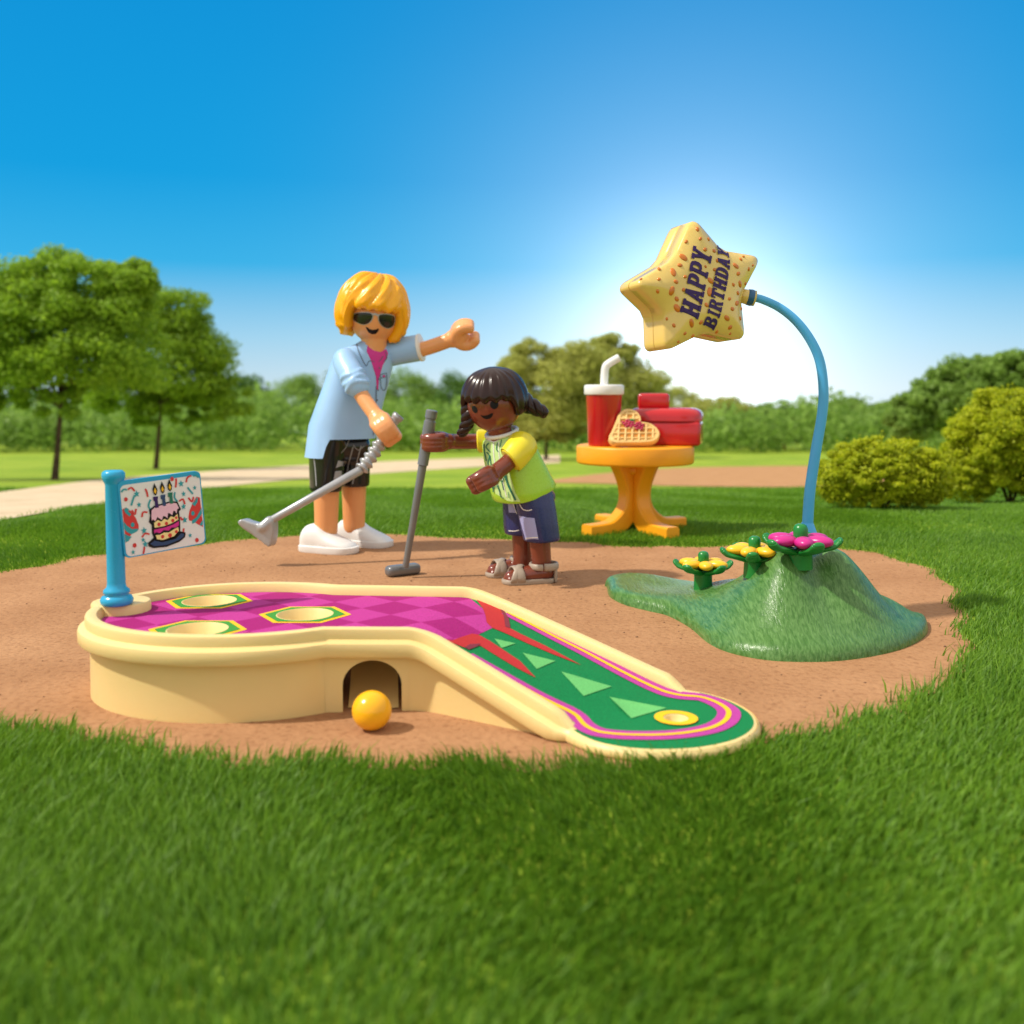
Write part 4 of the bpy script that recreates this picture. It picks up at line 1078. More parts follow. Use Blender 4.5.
# face print
bm = B()
headfeatures(bm, bodyA, [
    ([(365.6, 327.0), (367.5, 327.2), (369.5, 329), (372.5, 329.8), (375.5, 329.4), (378.5, 328.4), (379, 329), (377.8, 331.8), (375.5, 333.8), (372, 334.2), (368.5, 332.4)], 0)])
obj('mouth', bm, M['ink'], bodyA, smooth=False)
bm = B()
lensL = [(354.0, 318.2), (355, 314.5), (359, 313.0), (366, 312.8), (371, 313.6), (372.3, 316), (371.2, 320), (368, 323.2), (363.5, 324.2), (358.5, 322.6), (355.2, 320.6)]
lensR = [(378.8, 319.0), (379.5, 315.2), (384, 314.4), (390, 315), (393.6, 317), (393.8, 321.5), (392, 326), (387.5, 327.8), (383, 326), (380, 322.6)]
grow = lambda p, k: [(sum(x for x, _ in p) / len(p) + (x - sum(a for a, _ in p) / len(p)) * k, sum(y for _, y in p) / len(p) + (y - sum(b for _, b in p) / len(p)) * k) for x, y in p]
headfeatures(bm, bodyA, [(grow(spline(lensL, 3, True), 1.13), 1), (grow(spline(lensR, 3, True), 1.13), 1), (dline([(370, 315), (375, 314), (380, 316.4)], 2.2), 1), (spline(lensL, 3, True), 0), (spline(lensR, 3, True), 0)])
obj('sunglasses', bm, [M['black'], M['silver']], bodyA, smooth=False)
# hair: bob with swept fringe
def hairshell(c, f, u, r, rx, rup, rdn, inn, lowfn, groove, name, m, parent, nph=120, nth=34, thick=None):
    bm = B(); rows_o = []; rows_i = []
    for j in range(nth + 1):
        ro, ri = [], []
        for i in range(nph):
            ph = 2 * math.pi * i / nph - math.pi            # 0 = facing
            low = lowfn(ph); th = low * max(j, .02) / nth
            s = V((math.sin(th) * math.sin(ph), math.sin(th) * math.cos(ph), math.cos(th)))
            up_ = rup if s.z > 0 else rdn
            k = 1 + groove(ph, th, low)
            e = 1 - .10 * max(0, (th / low - .9) / .1) ** 2
            ro.append(bm.verts.new(c + (r * (-s.x * rx) + f * (s.y * rx) + u * (s.z * up_)) * k * e))
            ri.append(bm.verts.new(c + (r * (-s.x * inn) + f * (s.y * inn) + u * (s.z * (inn * (up_ / rx))))))
        rows_o.append(ro); rows_i.append(ri)
    skin_rings(bm, rows_o, True, False); skin_rings(bm, rows_i, True, False)
    a, b = rows_o[-1], rows_i[-1]
    for i in range(nph): bm.faces.new((a[i], a[(i + 1) % nph], b[(i + 1) % nph], b[i]))
    return obj(name, bm, m, parent)
def lowA(ph):
    d = abs(math.degrees(ph)); t = smst((d - 44) / 16)
    fr_ = R(85.5 + 1.5 * math.sin(ph * 21)); side = R(131 + 5 * math.sin(ph * 13) + 4 * math.sin(ph * 7)); return fr_ + (side - fr_) * t
def grA(ph, th, low):
    q_ = ph + 1.1 * th * (1 - smst((abs(ph) - .7) / .7)) * .75
    g = .5 + .5 * math.sin(q_ * 13 + 1.3 * math.sin(th * 3)); g2 = math.sin(q_ * 29 + th * 3)
    a = smst(th / .5)
    curl = .03 * math.sin(th * 26) * smst((abs(math.degrees(ph)) - 50) / 20) * smst((math.degrees(th) - 100) / 20)
    return a * (.09 * g ** .5 + .016 * g2) + curl - .028
hairA = hairshell(hcA + hd_u * .012 - hd_f * .012 + hd_r * .012, hd_f, hd_u, hd_r, .220, .247, .236, .160, lowA, grA, 'hair', M['hairA'], bodyA)
# shirt
bm = B()
def hemdz(t):     # t: 0 = her right, 90 = facing
    d = math.degrees(t) % 360
    front = smst((math.sin(t - .72) - .05) / .25)
    return -.085 * (1 - front) + .030 * front
secs = [(341, 373, .075, .075, 2, .0), (345, 371, .105, .085, 2, 0), (349, 367.5, .165, .10, 2.2, 0), (356, 364.5, .19, .118, 2.4, 0), (368, 361, .197, .130, 2.5, 0), (385, 356, .20, .142, 2.5, 0), (405, 349.5, .205, .158, 2.5, 0), (425, 343.5, .21, .172, 2.6, 0), (440, 340.5, .214, .182, 2.6, 1), (443, 340, .214, .184, 2.6, 1)]
rgs = []
for y, x, a, b, e, hm in secs:
    c = A(x, y, .02); rgs.append(supring(bm, c, rA * a, fA * b, 48, e, (hemdz if hm else None)))
c = A(340, 441, .02); rgs.append(supring(bm, c, rA * .200, fA * .168, 48, 2.6, hemdz)); rgs.append(supring(bm, A(342, 430, .02), rA * .19, fA * .158, 48, 2.6))
skin_rings(bm, rgs)
shirtA = obj('shirt', bm, M['shirtA'], adult, angle=50)
bm = B()
slR = spline([A(346, 361, -.09), A(348, 368, -.14), A(353, 377, -.20), A(357.5, 386.5, -.222)], 6)
tube(bm, slR, [.082 - .010 * i / (len(slR) - 1) for i in range(len(slR))], 24)
for k in range(3):
    p = V(slR[-1 - k * 3]); d = (V(slR[-1]) - V(slR[-6])).normalized(); a = d.cross(V((0, 0, 1))).normalized(); b = d.cross(a)
    tilt = (d * .25 + a * .1 * (k - 1)).normalized()
    for i in range(22):
        t = 2 * math.pi * i / 22; ellipsoid(bm, p + (a * math.cos(t) + b * math.sin(t)) * .068 + d * .008 * math.sin(t * 3 + k * 2), (a * .018, b * .018, d * .016), 8, 6)
slL = spline([A(381, 355, .10), A(397, 351.5, .08), A(412, 349, .07), A(421, 347.5, .06)], 5)
tube(bm, slL, [.085 - .002 * i / (len(slL) - 1) for i in range(len(slL))], 24, 'bevel')
sl = fuse('sleeves', bm, .008, M['shirtA'], shirtA, 2)
bm = B(); p = V(slL[-1]); d = (p - V(slL[-4])).normalized(); lathe(bm, [(.080, -.012), (.0865, -.010), (.0868, .004), (.080, .006), (.05, .0062)], p, d, n=28)
obj('cuff', bm, M['white'], shirtA, angle=40)
# prints on the shirt
bm = B()
vee = [(377, 346), (383, 351), (390, 352.6), (395.5, 349.5), (397.4, 354), (396, 359), (392, 366), (388.5, 378), (387.4, 390), (386, 390), (385.4, 377), (382.5, 368), (380, 360), (376, 352)]
vee = [(x - 12.5, y) for x, y in vee]
def sh_off(p, dx=0, dy=0): return [(x + dx, y + dy) for x, y in p]
neckp = [(365, 343.5), (370, 341.5), (378, 342), (384, 345), (383.5, 350), (379, 353), (372, 352)]
decal(bm, shirtA, neckp, .0015, 1.5, 1); decal(bm, shirtA, sh_off(vee, 3, -.5), .0024, 1.5, 0)
obj('undershirt', bm, [M['magenta'], M['skinA']], shirtA, smooth=False)
bm = B()
L_ = lambda pts, w_=.55, k=0: decal(bm, shirtA, dline(spline(pts, 3), w_), .0032 + .0004 * k, 1.0, 0)
L_([(356.5, 343.5), (358, 350), (362, 359), (366, 366), (368.5, 361.5), (372, 361), (374.5, 362)], .7); L_([(378.5, 362), (381, 359), (383, 356)], .7, 1); L_([(385, 352), (386.5, 358), (383.5, 361.5)], .7, 2)
L_([(376, 386), (375.8, 400), (374.6, 415), (373, 435)], .8, 3)
L_([(379.5, 374.5), (386.5, 373)], .6, 4); L_([(380, 375), (380.5, 386), (383, 390.5), (386, 386), (386.3, 374)], .6, 5); L_([(380, 378), (386.3, 376.5)], .5, 6)
for k, (x, y) in enumerate(((378.3, 368), (377.5, 379), (377, 390), (376, 400), (375, 410), (374, 420))): decal(bm, shirtA, ell(x + .8, y, .75, .9, n=10), .0044, None, 0)
decal(bm, shirtA, ell(383.4, 376.2, 1.2, 1.4, n=12), .0048, None, 1)
obj('button_print', bm, [M['fine'], M['magenta']], shirtA, smooth=False)
# shorts
bm = B()
for (a, b), (xx, yy) in zip(legA, (((312.5, 339), (449, 491)), ((339.5, 368), (449, 486)))):
    cx = sum(xx) / 2; d = -.05 if cx < 330 else .15
    rg = []
    for y, rr_, e in ((438, .100, 2.2), (455, .098, 2.4), (475, .094, 2.5), (yy[1] - 2, .092, 2.5), (yy[1], .088, 2.4)):
        rg.append(supring(bm, A(cx + (0 if y > 450 else (2 if cx < 330 else -2)), y, d), rA * rr_, fA * (rr_ * 1.22), 28, e))
    skin_rings(bm, rg)
tube(bm, [A(327, 446, -.03), A(354, 446, .08)], .105, 20)
shortsA = fuse('shorts', bm, .009, M['black'], adult, 2)
for pts, w_ in (([(344, 487), (347, 474), (349.5, 460), (353, 447)], 1.0), ([(352.5, 484), (355, 473), (357, 461), (361, 446)], 1.0), ([(313.7, 455), (315.5, 470), (316.5, 486)], 1.0), ([(353, 445), (358, 450), (364, 446)], .7), ([(341, 453), (346, 447), (349, 440)], .7)):
    bm = B(); decal(bm, shortsA, dline(spline(pts, 3), w_), .002, 1.0, 0); obj('seam_print', bm, M['grey'], shortsA, smooth=False)
for pts in ([(335.5, 468), (345, 466), (347, 461), (338, 460.5)], [(333, 482), (341, 480), (343.5, 470), (335, 471.5)]):
    bm = B(); decal(bm, shortsA, pts, .0026, 1.5, 0); obj('pocket_print', bm, M['grey'], shortsA, smooth=False)
# sneakers
def shoe(name, heel, toe, wid, ht, z0, m, parent):
    h, t = V((heel[0], heel[1], z0)), V((toe[0], toe[1], z0)); d = (t - h); Ln = d.length; d.normalize(); s = V((-d.y, d.x, 0)); bm = B(); rg = []
    prof_ = [(0.0, .30, .5), (.04, .66, .95), (.12, .84, 1.25), (.25, .90, 1.35), (.38, .92, 1.30), (.52, .97, .98), (.66, 1.0, .78), (.8, .97, .62), (.91, .82, .48), (.97, .55, .34), (1.0, .22, .2)]
    prof_ = spline(prof_, 3)
    for k, w_, hh in prof_:
        c = h + d * (Ln * k); n = 28; row = []
        hw, H = wid * w_ / 2, ht * hh
        for i in range(n):
            a = 2 * math.pi * i / n; ca, sa = math.cos(a), math.sin(a)
            x = math.copysign(abs(ca) ** .8, ca) * hw; zz = (math.copysign(abs(sa) ** .75, sa) + 1) / 2 * H
            lift = 0
            row.append(bm.verts.new(c + s * x + V((0, 0, zz))))
        rg.append(row)
    skin_rings(bm, rg)
    for q_ in (0, 1):
        pass
    sole = []
    o = obj(name, bm, m, parent)
    bm = B(); ns = []
    for k, w_, hh in prof_: ns.append((k, wid * (w_ + .03) / 2))
    poly = [(h + d * (Ln * k)) + s * w_ for k, w_ in ns] + [(h + d * (Ln * k)) - s * w_ for k, w_ in ns[::-1]]
    c0 = sum(poly, V((0, 0, 0))) / len(poly)
    r0 = [bm.verts.new(c0 + (p - c0) * 1.0) for p in poly]; r1 = [bm.verts.new(c0 + (p - c0) * 1.035 + V((0, 0, .010))) for p in poly]; r2 = [bm.verts.new(c0 + (p - c0) * 1.03 + V((0, 0, .038))) for p in poly]; r3 = [bm.verts.new(c0 + (p - c0) * .97 + V((0, 0, .042))) for p in poly]
    skin_rings(bm, [r0, r1, r2, r3]); obj('sole', bm, m, o, angle=50)
    return o
h1, t1 = onz(303, 550, .004), onz(357, 552, .004); s1_ = shoe('shoe', h1, (t1.x, t1.y - .06), .185, .128, .0045, M['white'], adult)
h2, t2 = onz(338, 543.5, .004), onz(391, 546, .004); s2_ = shoe('shoe', h2, (t2.x, t2.y - .05), .185, .128, .0045, M['white'], adult)

# ---------- putter held by the adult
def putter(name, label, parts_grip, shaft, headfn, m_, hm):
    pass
gtop, gend = A(399.5, 415, -.33), A(357, 473, -.43)
club = thing('golf_club', A(255, 535, -.62), 'light grey toy golf club with ribbed grip held by the tall figure in sunglasses', 'golf club', 'golf clubs')
bm = B(); gd_ = (gend - gtop)
gp = spline([gtop, A(389, 428, -.34), A(378.5, 446, -.36), A(369.5, 459, -.40), A(361, 470, -.43)], 12); rad = []
for i in range(len(gp)):
    k = i / (len(gp) - 1); rad.append(.036 if k < .10 else (.030 if k < .36 else .036 + .009 * math.sin((k - .36) * 2 * math.pi * 9)))
tube(bm, gp, rad, 20, 'bevel'); obj('grip', bm, M['silver'], club)
bm = B(); hs = A(266.5, 523, -.60); tube(bm, [A(361.5, 469.5, -.43), hs], [.026, .021], 18, 'bevel'); obj('shaft', bm, M['silver'], club)
bm = B(); tube(bm, [hs + (hs - gend).normalized() * -.02, A(263, 527, -.61)], .030, 16)
def plate(bm, pts, dn):
    f0 = [bm.verts.new(p) for p in pts]; f1 = [bm.verts.new(p + dn) for p in pts]; bm.faces.new(f0[::-1]); bm.faces.new(f1)
    for i in range(len(pts)): bm.faces.new((f0[i], f0[(i + 1) % len(pts)], f1[(i + 1) % len(pts)], f1[i]))
pts = spline([A(*p, -.62) for p in ((237, 522), (241, 519.5), (247, 521.5), (257, 524), (264, 520.5), (271, 519.5), (272.5, 526), (271.5, 540), (268.5, 547), (262, 542.5), (250, 534), (240, 527))], 3, True)
plate(bm, [V(p) for p in pts], V((.02, .07, 0)))
hd_ = fuse('club_head', bm, .006, M['silver'], club, 3)

# ---------- girl
GY = 5.20
def Gp(x, y, d=0): return at(x, y, GY + d)
girl = thing('toy_figure', (Gp(522, 578).x, GY, .004), 'small toy figure with dark pigtails, lime and yellow shirt and navy shorts, leaning forward', 'toy figure')
fG = V((-.78, -.62, 0)).normalized(); rG = V((fG.y, -fG.x, 0))      # facing; her right
hg_f, hg_u, hg_r = frame((-.36, -.90, -.22), (-.10, -.18, 1)); hcG = Gp(494, 403.5, -.04)
bm = B(); ellipsoid(bm, hcG, (hg_r * .140, hg_f * .142, hg_u * .148), 32, 20)
tube(bm, [Gp(505, 450, 0), Gp(498, 424, -.03)], .062, 18)
tube(bm, [Gp(523, 490, .03), Gp(509, 452, .0)], .082, 18)
sN, sF = Gp(521, 448, -.11), Gp(491, 441, .12)
wN = Gp(493, 474.5, -.21); eN = Gp(508, 462.5, -.17)
tube(bm, spline([sN, eN, wN], 5), .043, 16)
wF = Gp(446, 441.5, .055); tube(bm, spline([sF, Gp(468, 441.5, .12), wF], 5), .041, 16)
legG = [(Gp(536, 505, -.05), Gp(542.5, 570, -.05)), (Gp(522, 502, .09), Gp(522.5, 563, .09))]
for a, b in legG: tube(bm, [a, a.lerp(b, .5), b], [.065, .056, .050], 18)
tube(bm, [legG[0][0], legG[1][0]], .07, 14)
clubG0, clubG1 = Gp(432, 410, .05), Gp(405, 570, .06); axG = (clubG0 - clubG1).normalized()
mitt(bm, wF, V((-1, -.25, -.02)), axG, V((0, 1, 0)), 1.05, 30)
mitt(bm, wN, V((-.80, -.45, -.42)), V((-.2, .2, 1)), V((-.2, .8, -.1)), 1.12, 50)
# feet with toes showing in the sandals
FEET = [(onz(545.5, 582, .004), onz(511, 583, .004), -.05), (onz(525.5, 575, .004), onz(494, 576, .004), .09)]
for h, t, d in FEET:
    h = V((h.x, h.y, .045)); t = V((t.x, t.y - .015, .036)); tube(bm, [h + V((0, 0, .012)), h.lerp(t, .5) + V((0, 0, .008)), t], [.046, .046, .036], 16)
    dd = (t - h).normalized(); sd = V((-dd.y, dd.x, 0))
    for k in range(5): ellipsoid(bm, t + dd * (.022 - .006 * abs(k - 1.2)) + sd * (k - 2) * .017 - V((0, 0, .008)), (dd * .022, sd * .011, V((0, 0, .015))), 8, 6)
bodyG = fuse('body', bm, .0056, M['skinB'], girl, 2)
bm = B()
for e_ in (ell(474.9, 409.3, 2.5, 3.9, -28, 18), ell(494.2, 404.6, 4.2, 4.5, 0, 18)):
    bm = B(); headfeatures(bm, bodyG, [(e_, 0)]); obj('eye', bm, M['ink'], bodyG, smooth=False)
bm = B()
headfeatures(bm, bodyG, [(spline([(480.5, 415.0), (483, 415.6), (487, 415.2), (490.5, 413.6), (492.8, 413.2), (492.6, 415.4), (490.5, 418), (487, 419), (483.5, 418.0)], 3, True), 0)])
obj('mouth', bm, M['ink'], bodyG, smooth=False)
def lowG(ph):
    d = abs(math.degrees(ph)); t = smst((d - 50) / 22)
    fr_ = R(80 + 3 * math.sin(ph * 17)); side = R(116); return fr_ + (side - fr_) * t
def grG(ph, th, low):
    a = smst((th - .25) / .5); return a * (.05 * abs(math.sin(ph * 9.5 + .3 + .5 * th)) ** .6 + .006 * math.sin(ph * 37)) - .01
hairG = hairshell(hcG + hg_u * .010 - hg_f * .012, hg_f, hg_u, hg_r, .172, .180, .170, .150, lowG, grG, 'hair', M['hairB'], bodyG)
def braid(p0, pts, r0, r1):
    bm = B(); cl_ = [V(p) for p in spline(pts, 8)]; n = len(cl_)
    for s_ in range(3):
        ln_ = []; rd = []
        for i, p in enumerate(cl_):
            d = (cl_[min(i + 1, n - 1)] - cl_[max(i - 1, 0)]).normalized(); a = d.cross(V((0, 1, .2))).normalized(); b = d.cross(a); k = i / (n - 1); ph = k * 7.5 + s_ * 2.094; r_ = r0 + (r1 - r0) * k
            ln_.append(p + (a * math.cos(ph) + b * math.sin(ph * 1.0)) * r_ * .55); rd.append(r_ * .72)
        tube(bm, ln_, rd, 12)
    tube(bm, [cl_[-1] - (cl_[-1] - cl_[-3]), cl_[-1] + (cl_[-1] - cl_[-2]) * 1.0], r1 * 1.25, 14, 'bevel')
    return bm
obj('braid', braid(None, [Gp(518, 398, .0), Gp(524, 402, .0), Gp(532, 406.5, -.02), Gp(540, 410.5, -.03), Gp(545, 413.5, -.03)], .050, .022), M['hairB'], hairG)
obj('braid', braid(None, [Gp(470, 409, -.02), Gp(469, 418, -.03), Gp(465.5, 427, -.02), Gp(461, 434, -.01)], .042, .020), M['hairB'], hairG)
# shirt
bm = B(); rgs = []
up_s = (Gp(500, 434) - Gp(526, 492)).normalized()
for (x, y, a, b, e) in ((500, 431.5, .066, .062, 2), (502, 434, .095, .075, 2), (504, 438, .14, .09, 2.2), (507, 445, .158, .104, 2.4), (511, 456, .162, .118, 2.5), (516, 470, .165, .132, 2.5), (521, 484, .168, .146, 2.6), (524, 491, .168, .152, 2.6), (524.6, 492.5, .163, .147, 2.6), (523, 486, .15, .13, 2.5)):
    c = Gp(x, y, .01); ff_ = (fG + V((0, 0, -.34))).normalized()
    rgs.append(supring(bm, c, rG * a, ff_ * b, 44, e))
skin_rings(bm, rgs)
shirtG = obj('shirt', bm, M['lime'], girl, angle=50)
bm = B(); sN2 = spline([Gp(523, 444, -.08), Gp(519, 450, -.13), Gp(513.5, 457, -.155), Gp(509.5, 460.5, -.165)], 5)
tube(bm, sN2, [.080 - .008 * i / (len(sN2) - 1) for i in range(len(sN2))], 24, 'bevel'); obj('sleeve', bm, M['yellow'], shirtG, angle=40)
bm = B(); sF2 = spline([Gp(496, 440, .12), Gp(488, 440.5, .12), Gp(477, 441, .12)], 5); tube(bm, sF2, .062, 24, 'bevel'); obj('sleeve', bm, M['yellow'], shirtG, angle=40)
bm = B()
dk = lambda pts, w_, k, mi=0: decal(bm, shirtG, dline(spline(pts, 3), w_), .0016 + .0005 * k, 1.2, mi)
front = [(483.5, 437), (488, 440), (495, 440.5), (503, 436.5), (508, 432.5), (510.5, 436), (507, 446), (507.5, 460), (510.5, 476), (515.5, 493), (522, 503), (508, 501), (496, 494), (489, 478), (485, 460), (482.5, 446)]
decal(bm, shirtG, front, .0012, 2, 1)
nk = [(485, 433), (488, 438), (494, 439.5), (500, 437), (506, 432), (500, 430), (492, 430)]
dk([(483.5, 434.5), (488, 439.5), (494, 441.5), (500.5, 438.5), (507.5, 432.5)], 1.7, 2, 2)
dk([(494, 442), (494, 452), (496, 470), (500, 494)], .9, 3, 2); dk([(499, 442), (499.5, 455), (502, 475), (507, 497)], .8, 4, 2)
k = 5
for pts, w_ in (([(484.5, 444), (485, 452), (487, 461)], 1.1), ([(489.5, 443), (486.5, 447), (491, 452)], 1.0), ([(487, 452), (490, 456), (488.5, 463), (491, 470)], 1.0), ([(490.5, 455), (491.5, 464), (493.5, 474)], .9), ([(498, 443), (497, 449), (499, 452)], .9), ([(502, 440), (500.5, 447)], .8),
               ([(505.5, 470), (507, 480), (511, 490), (516, 500)], 1.8), ([(500.5, 477), (502.5, 482), (505.5, 476)], 1.0), ([(502.5, 482), (504.5, 490)], 1.0), ([(494, 492), (495.5, 479), (500.5, 492)], 1.0), ([(495, 487), (499, 486.5)], .8), ([(491, 474), (492, 482), (494, 489)], 1.1), ([(500, 489), (501.5, 496), (505, 498)], .9), ([(488.5, 470), (489.5, 476)], .8), ([(509, 492), (510, 498)], .8)):
    dk(pts, w_, k); k += .4
bmc = B(); cN = Gp(501.5, 432.5, .0); uN = V((fG.x * .34, fG.y * .34, 1)).normalized(); tube(bmc, [cN + rG * (.088 * math.cos(t)) + (fG - uN * fG.dot(uN)).normalized() * (.078 * math.sin(t)) for t in [2 * math.pi * i / 28 for i in range(29)]], .011, 10); obj('neckband', bmc, M['white'], shirtG)
obj('shirt_print', bm, [M['deepgreen'], M['limepale'], M['white'], M['skinB']], shirtG, smooth=False)
# shorts
bm = B()
for (x0, x1, d, yb) in ((531, 543, -.05, 541), (519.5, 521, .09, 534)):
    rg = []
    for y, rr_ in ((490, .088), (505, .090), (525, .088), (yb - 2, .084), (yb, .079)):
        k = (y - 490) / 51; rg.append(supring(bm, Gp(x0 + (x1 - x0) * k * .75 + 2, y, d), rG * rr_, fG * (rr_ * 1.12), 26, 2.5))
    skin_rings(bm, rg)
tube(bm, [Gp(536, 497, -.04), Gp(524, 496, .07)], .088, 18)
ellipsoid(bm, Gp(533, 497, .03), (V((.12, 0, 0)), V((0, .12, 0)), V((0, 0, .07))), 20, 12)
shortsG = fuse('shorts', bm, .0075, M['navy'], girl, 2)
for poly in ([(519, 515.5), (534.5, 518), (538.5, 539.5), (526, 540), (523, 530)], [(508, 501), (514, 502), (516, 513), (509, 512.5)]):
    bm = B(); decal(bm, shortsG, poly, .002, 1.5, 0); obj('patch_print', bm, M['lilac'], shortsG, smooth=False)
k = 0
for pts, w_ in (([(520, 504), (523, 509), (528, 510.5), (532, 509.5)], .9), ([(526, 538.2), (531, 537.6), (538, 537.3)], 1.0), ([(509, 530.5), (514, 531), (519, 530)], 1.0), ([(513, 502), (515, 508), (517, 514)], .7)):
    bm = B(); decal(bm, shortsG, dline(spline(pts, 3), w_), .003 + .0004 * k, 1, 0); k += 1; obj('stitch_print', bm, M['white'], shortsG, smooth=False)
# sandals
for (h, t, d) in FEET:
    h = V((h.x, h.y, .005)); t = V((t.x, t.y - .015, .005)); dd = (t - h); Ln = dd.length; dd.normalize(); sd = V((-dd.y, dd.x, 0)); bm = B()
    outl_ = []
    for k, w_ in ((-.22, .02), (-.20, .036), (-.1, .05), (.2, .053), (.6, .060), (1.0, .062), (1.15, .05), (1.23, .03), (1.26, .01)): outl_.append((k, w_))
    outl_ = spline(outl_, 3)
    poly = [h + dd * (Ln * k) + sd * w_ for k, w_ in outl_] + [h + dd * (Ln * k) - sd * w_ for k, w_ in outl_[::-1]]
    c0 = sum(poly, V((0, 0, 0))) / len(poly)
    rg = [[bm.verts.new(c0 + (p - c0) * s_ + V((0, 0, z))) for p in poly] for s_, z in ((.97, 0), (1, .005), (1, .019), (.97, .024))]
    skin_rings(bm, rg); sdl = obj('sandal', bm, M['sandal'], girl, angle=50)
    def strap(c_k0, c_k1, ht0, ht1, w_, rr_):
        bm = B(); pts_ = []
        for i in range(17):
            a = math.pi * i / 16; k = c_k0 + (c_k1 - c_k0) * i / 16; hh = ht0 + (ht1 - ht0) * i / 16
            pts_.append(h + dd * (Ln * k) + sd * (math.cos(a) * w_) + V((0, 0, .014 + hh * math.sin(a) ** .75)))
        rg = []
        for i, p in enumerate(pts_):
            tt = (pts_[min(i + 1, 16)] - pts_[max(i - 1, 0)]).normalized(); nn_ = tt.cross(dd).normalized(); rg.append(ring(bm, p, dd * rr_, nn_ * .007, 12))
        skin_rings(bm, rg); obj('strap', bm, M['sandal'], sdl)
    strap(.78, .92, .074, .070, .058, .026); strap(.98, .52, .070, .082, .058, .020); 
    # heel band
    bm = B(); rg = []
    for i in range(21):
        a = R(70 + 220 * i / 20); p = h + dd * (math.cos(a) * .062 + .0) + sd * (math.sin(a) * .058) + V((0, 0, .085)); tt = V((0, 0, 1)); nn_ = (dd * math.cos(a) + sd * math.sin(a))
        rg.append(ring(bm, p, tt * .020, nn_ * .008, 10))
    skin_rings(bm, rg)
    rg = []
    for i in range(17):
        a = math.pi * i / 16; p = h + dd * .03 + sd * (math.cos(a) * .060) + V((0, 0, .085)) + dd * (.05 * math.sin(a)); rg.append(ring(bm, p, V((0, 0, .017)), (dd * math.sin(a) + sd * math.cos(a)) * .008, 10))
    skin_rings(bm, rg); obj('strap', bm, M['sandal'], sdl)
    bm = B(); rbox(bm, h - dd * .045 + V((0, 0, .045)), dd, sd, V((0, 0, 1)), .008, .045, .042, .006, 2); obj('heel_counter', bm, M['sandal'], sdl, angle=40)

# ---------- putter held by the girl
clubg = thing('golf_club', (clubG1.x, GY + .06, .004), 'dark silver toy golf club standing upright, held by the small figure with pigtails', 'golf club', 'golf clubs')
ax = clubG1 - clubG0
bm = B(); P_ = lambda k: clubG0 + ax * k
tube(bm, [P_(.0), P_(.05), P_(.055), P_(.065), P_(.07), P_(.12), P_(.2), P_(.335), P_(.34), P_(.345)], [.031, .031, .026, .026, .031, .032, .030, .028, .029, .024], 20, 'bevel'); obj('grip', bm, M['steel'], clubg, angle=40)
bm = B(); tube(bm, [P_(.34), P_(.7), P_(.985)], [.0225, .019, .017], 18, 'bevel'); obj('shaft', bm, M['steel'], clubg, angle=40)
a_, b_ = onz(387.5, 577, .004), onz(418, 573.5, .004); dd = V((b_.x - a_.x, b_.y - a_.y, 0)); Ln = dd.length; dd.normalize(); sd = V((-dd.y, dd.x, 0)); mid = (V((a_.x, a_.y, .0)) + V((b_.x, b_.y, .0))) / 2
bm = B(); rbox(bm, V((mid.x, mid.y, .004 + .030)), dd, sd, V((0, 0, 1)), .098, .036, .029, .022, 4); obj('club_head', bm, M['steel'], clubg, angle=40)

# ------------------------------------------------------------------ trees and bushes
LEAF = {
 'mid': leafmat('mid green leaves', (.14, .29, .02), (.40, .60, .04), (.68, .76, .09), .52),
 'bright': leafmat('bright green leaves', (.11, .24, .014), (.34, .52, .025), (.62, .70, .06), .5),
 'dark': leafmat('dark green leaves', (.06, .145, .025), (.15, .29, .045), (.26, .40, .06), .45),
 'far': leafmat('distant green leaves', (.15, .27, .045), (.30, .47, .08), (.48, .60, .12), .5),
 'yellow': leafmat('yellow green leaves', (.24, .36, .010), (.66, .68, .02), (.85, .82, .06), .45),
 'olive': leafmat('olive leaves', (.34, .38, .08), (.58, .60, .15), (.74, .72, .24), .52),
}
def leaves(blobs, per, size, flat=.55):
    """leaf quads spread through clumps; blobs: (centre, radii, weight)"""
    C, N_ = [], []
    for c, r, w_ in blobs:
        n = int(per * w_); d = np.random.normal(size=(n, 3)); d /= np.linalg.norm(d, axis=1)[:, None]
        k = np.random.uniform(0, 1, n) ** .42; p = d * k[:, None] * np.array(r) + np.array(c); p += np.random.normal(0, .04 * np.mean(r), (n, 3))
        C.append(p); N_.append(d + np.random.normal(0, .7, (n, 3)) + np.array([0, 0, .35]))
    C = np.concatenate(C); N_ = np.concatenate(N_); N_ /= np.linalg.norm(N_, axis=1)[:, None]; n = len(C)
    t = np.cross(N_, np.random.normal(size=(n, 3))); t /= np.linalg.norm(t, axis=1)[:, None]; b = np.cross(N_, t)
    s = size * np.random.uniform(.6, 1.35, n)[:, None]
    vv = np.stack([C - t * s, C - b * s * flat + N_ * s * .12, C + t * s, C + b * s * flat + N_ * s * .12], 1).reshape(-1, 3)
    return vv, np.arange(n * 4).reshape(-1, 4)
def clumps(c, r, n, cr, low=-.75):
    o = []
    for _ in range(n):
        while True:
            d = V((random.gauss(0, 1), random.gauss(0, 1), random.gauss(0, 1))).normalized()
            if d.z > low: break
        k = random.uniform(.45, 1) ** .6; s = random.uniform(.6, 1.25) * cr
        o.append(((c[0] + d.x * r[0] * k, c[1] + d.y * r[1] * k, c[2] + d.z * r[2] * k), (s * 1.25, s * 1.25, s * .8), (s / cr) ** 2))
    return o
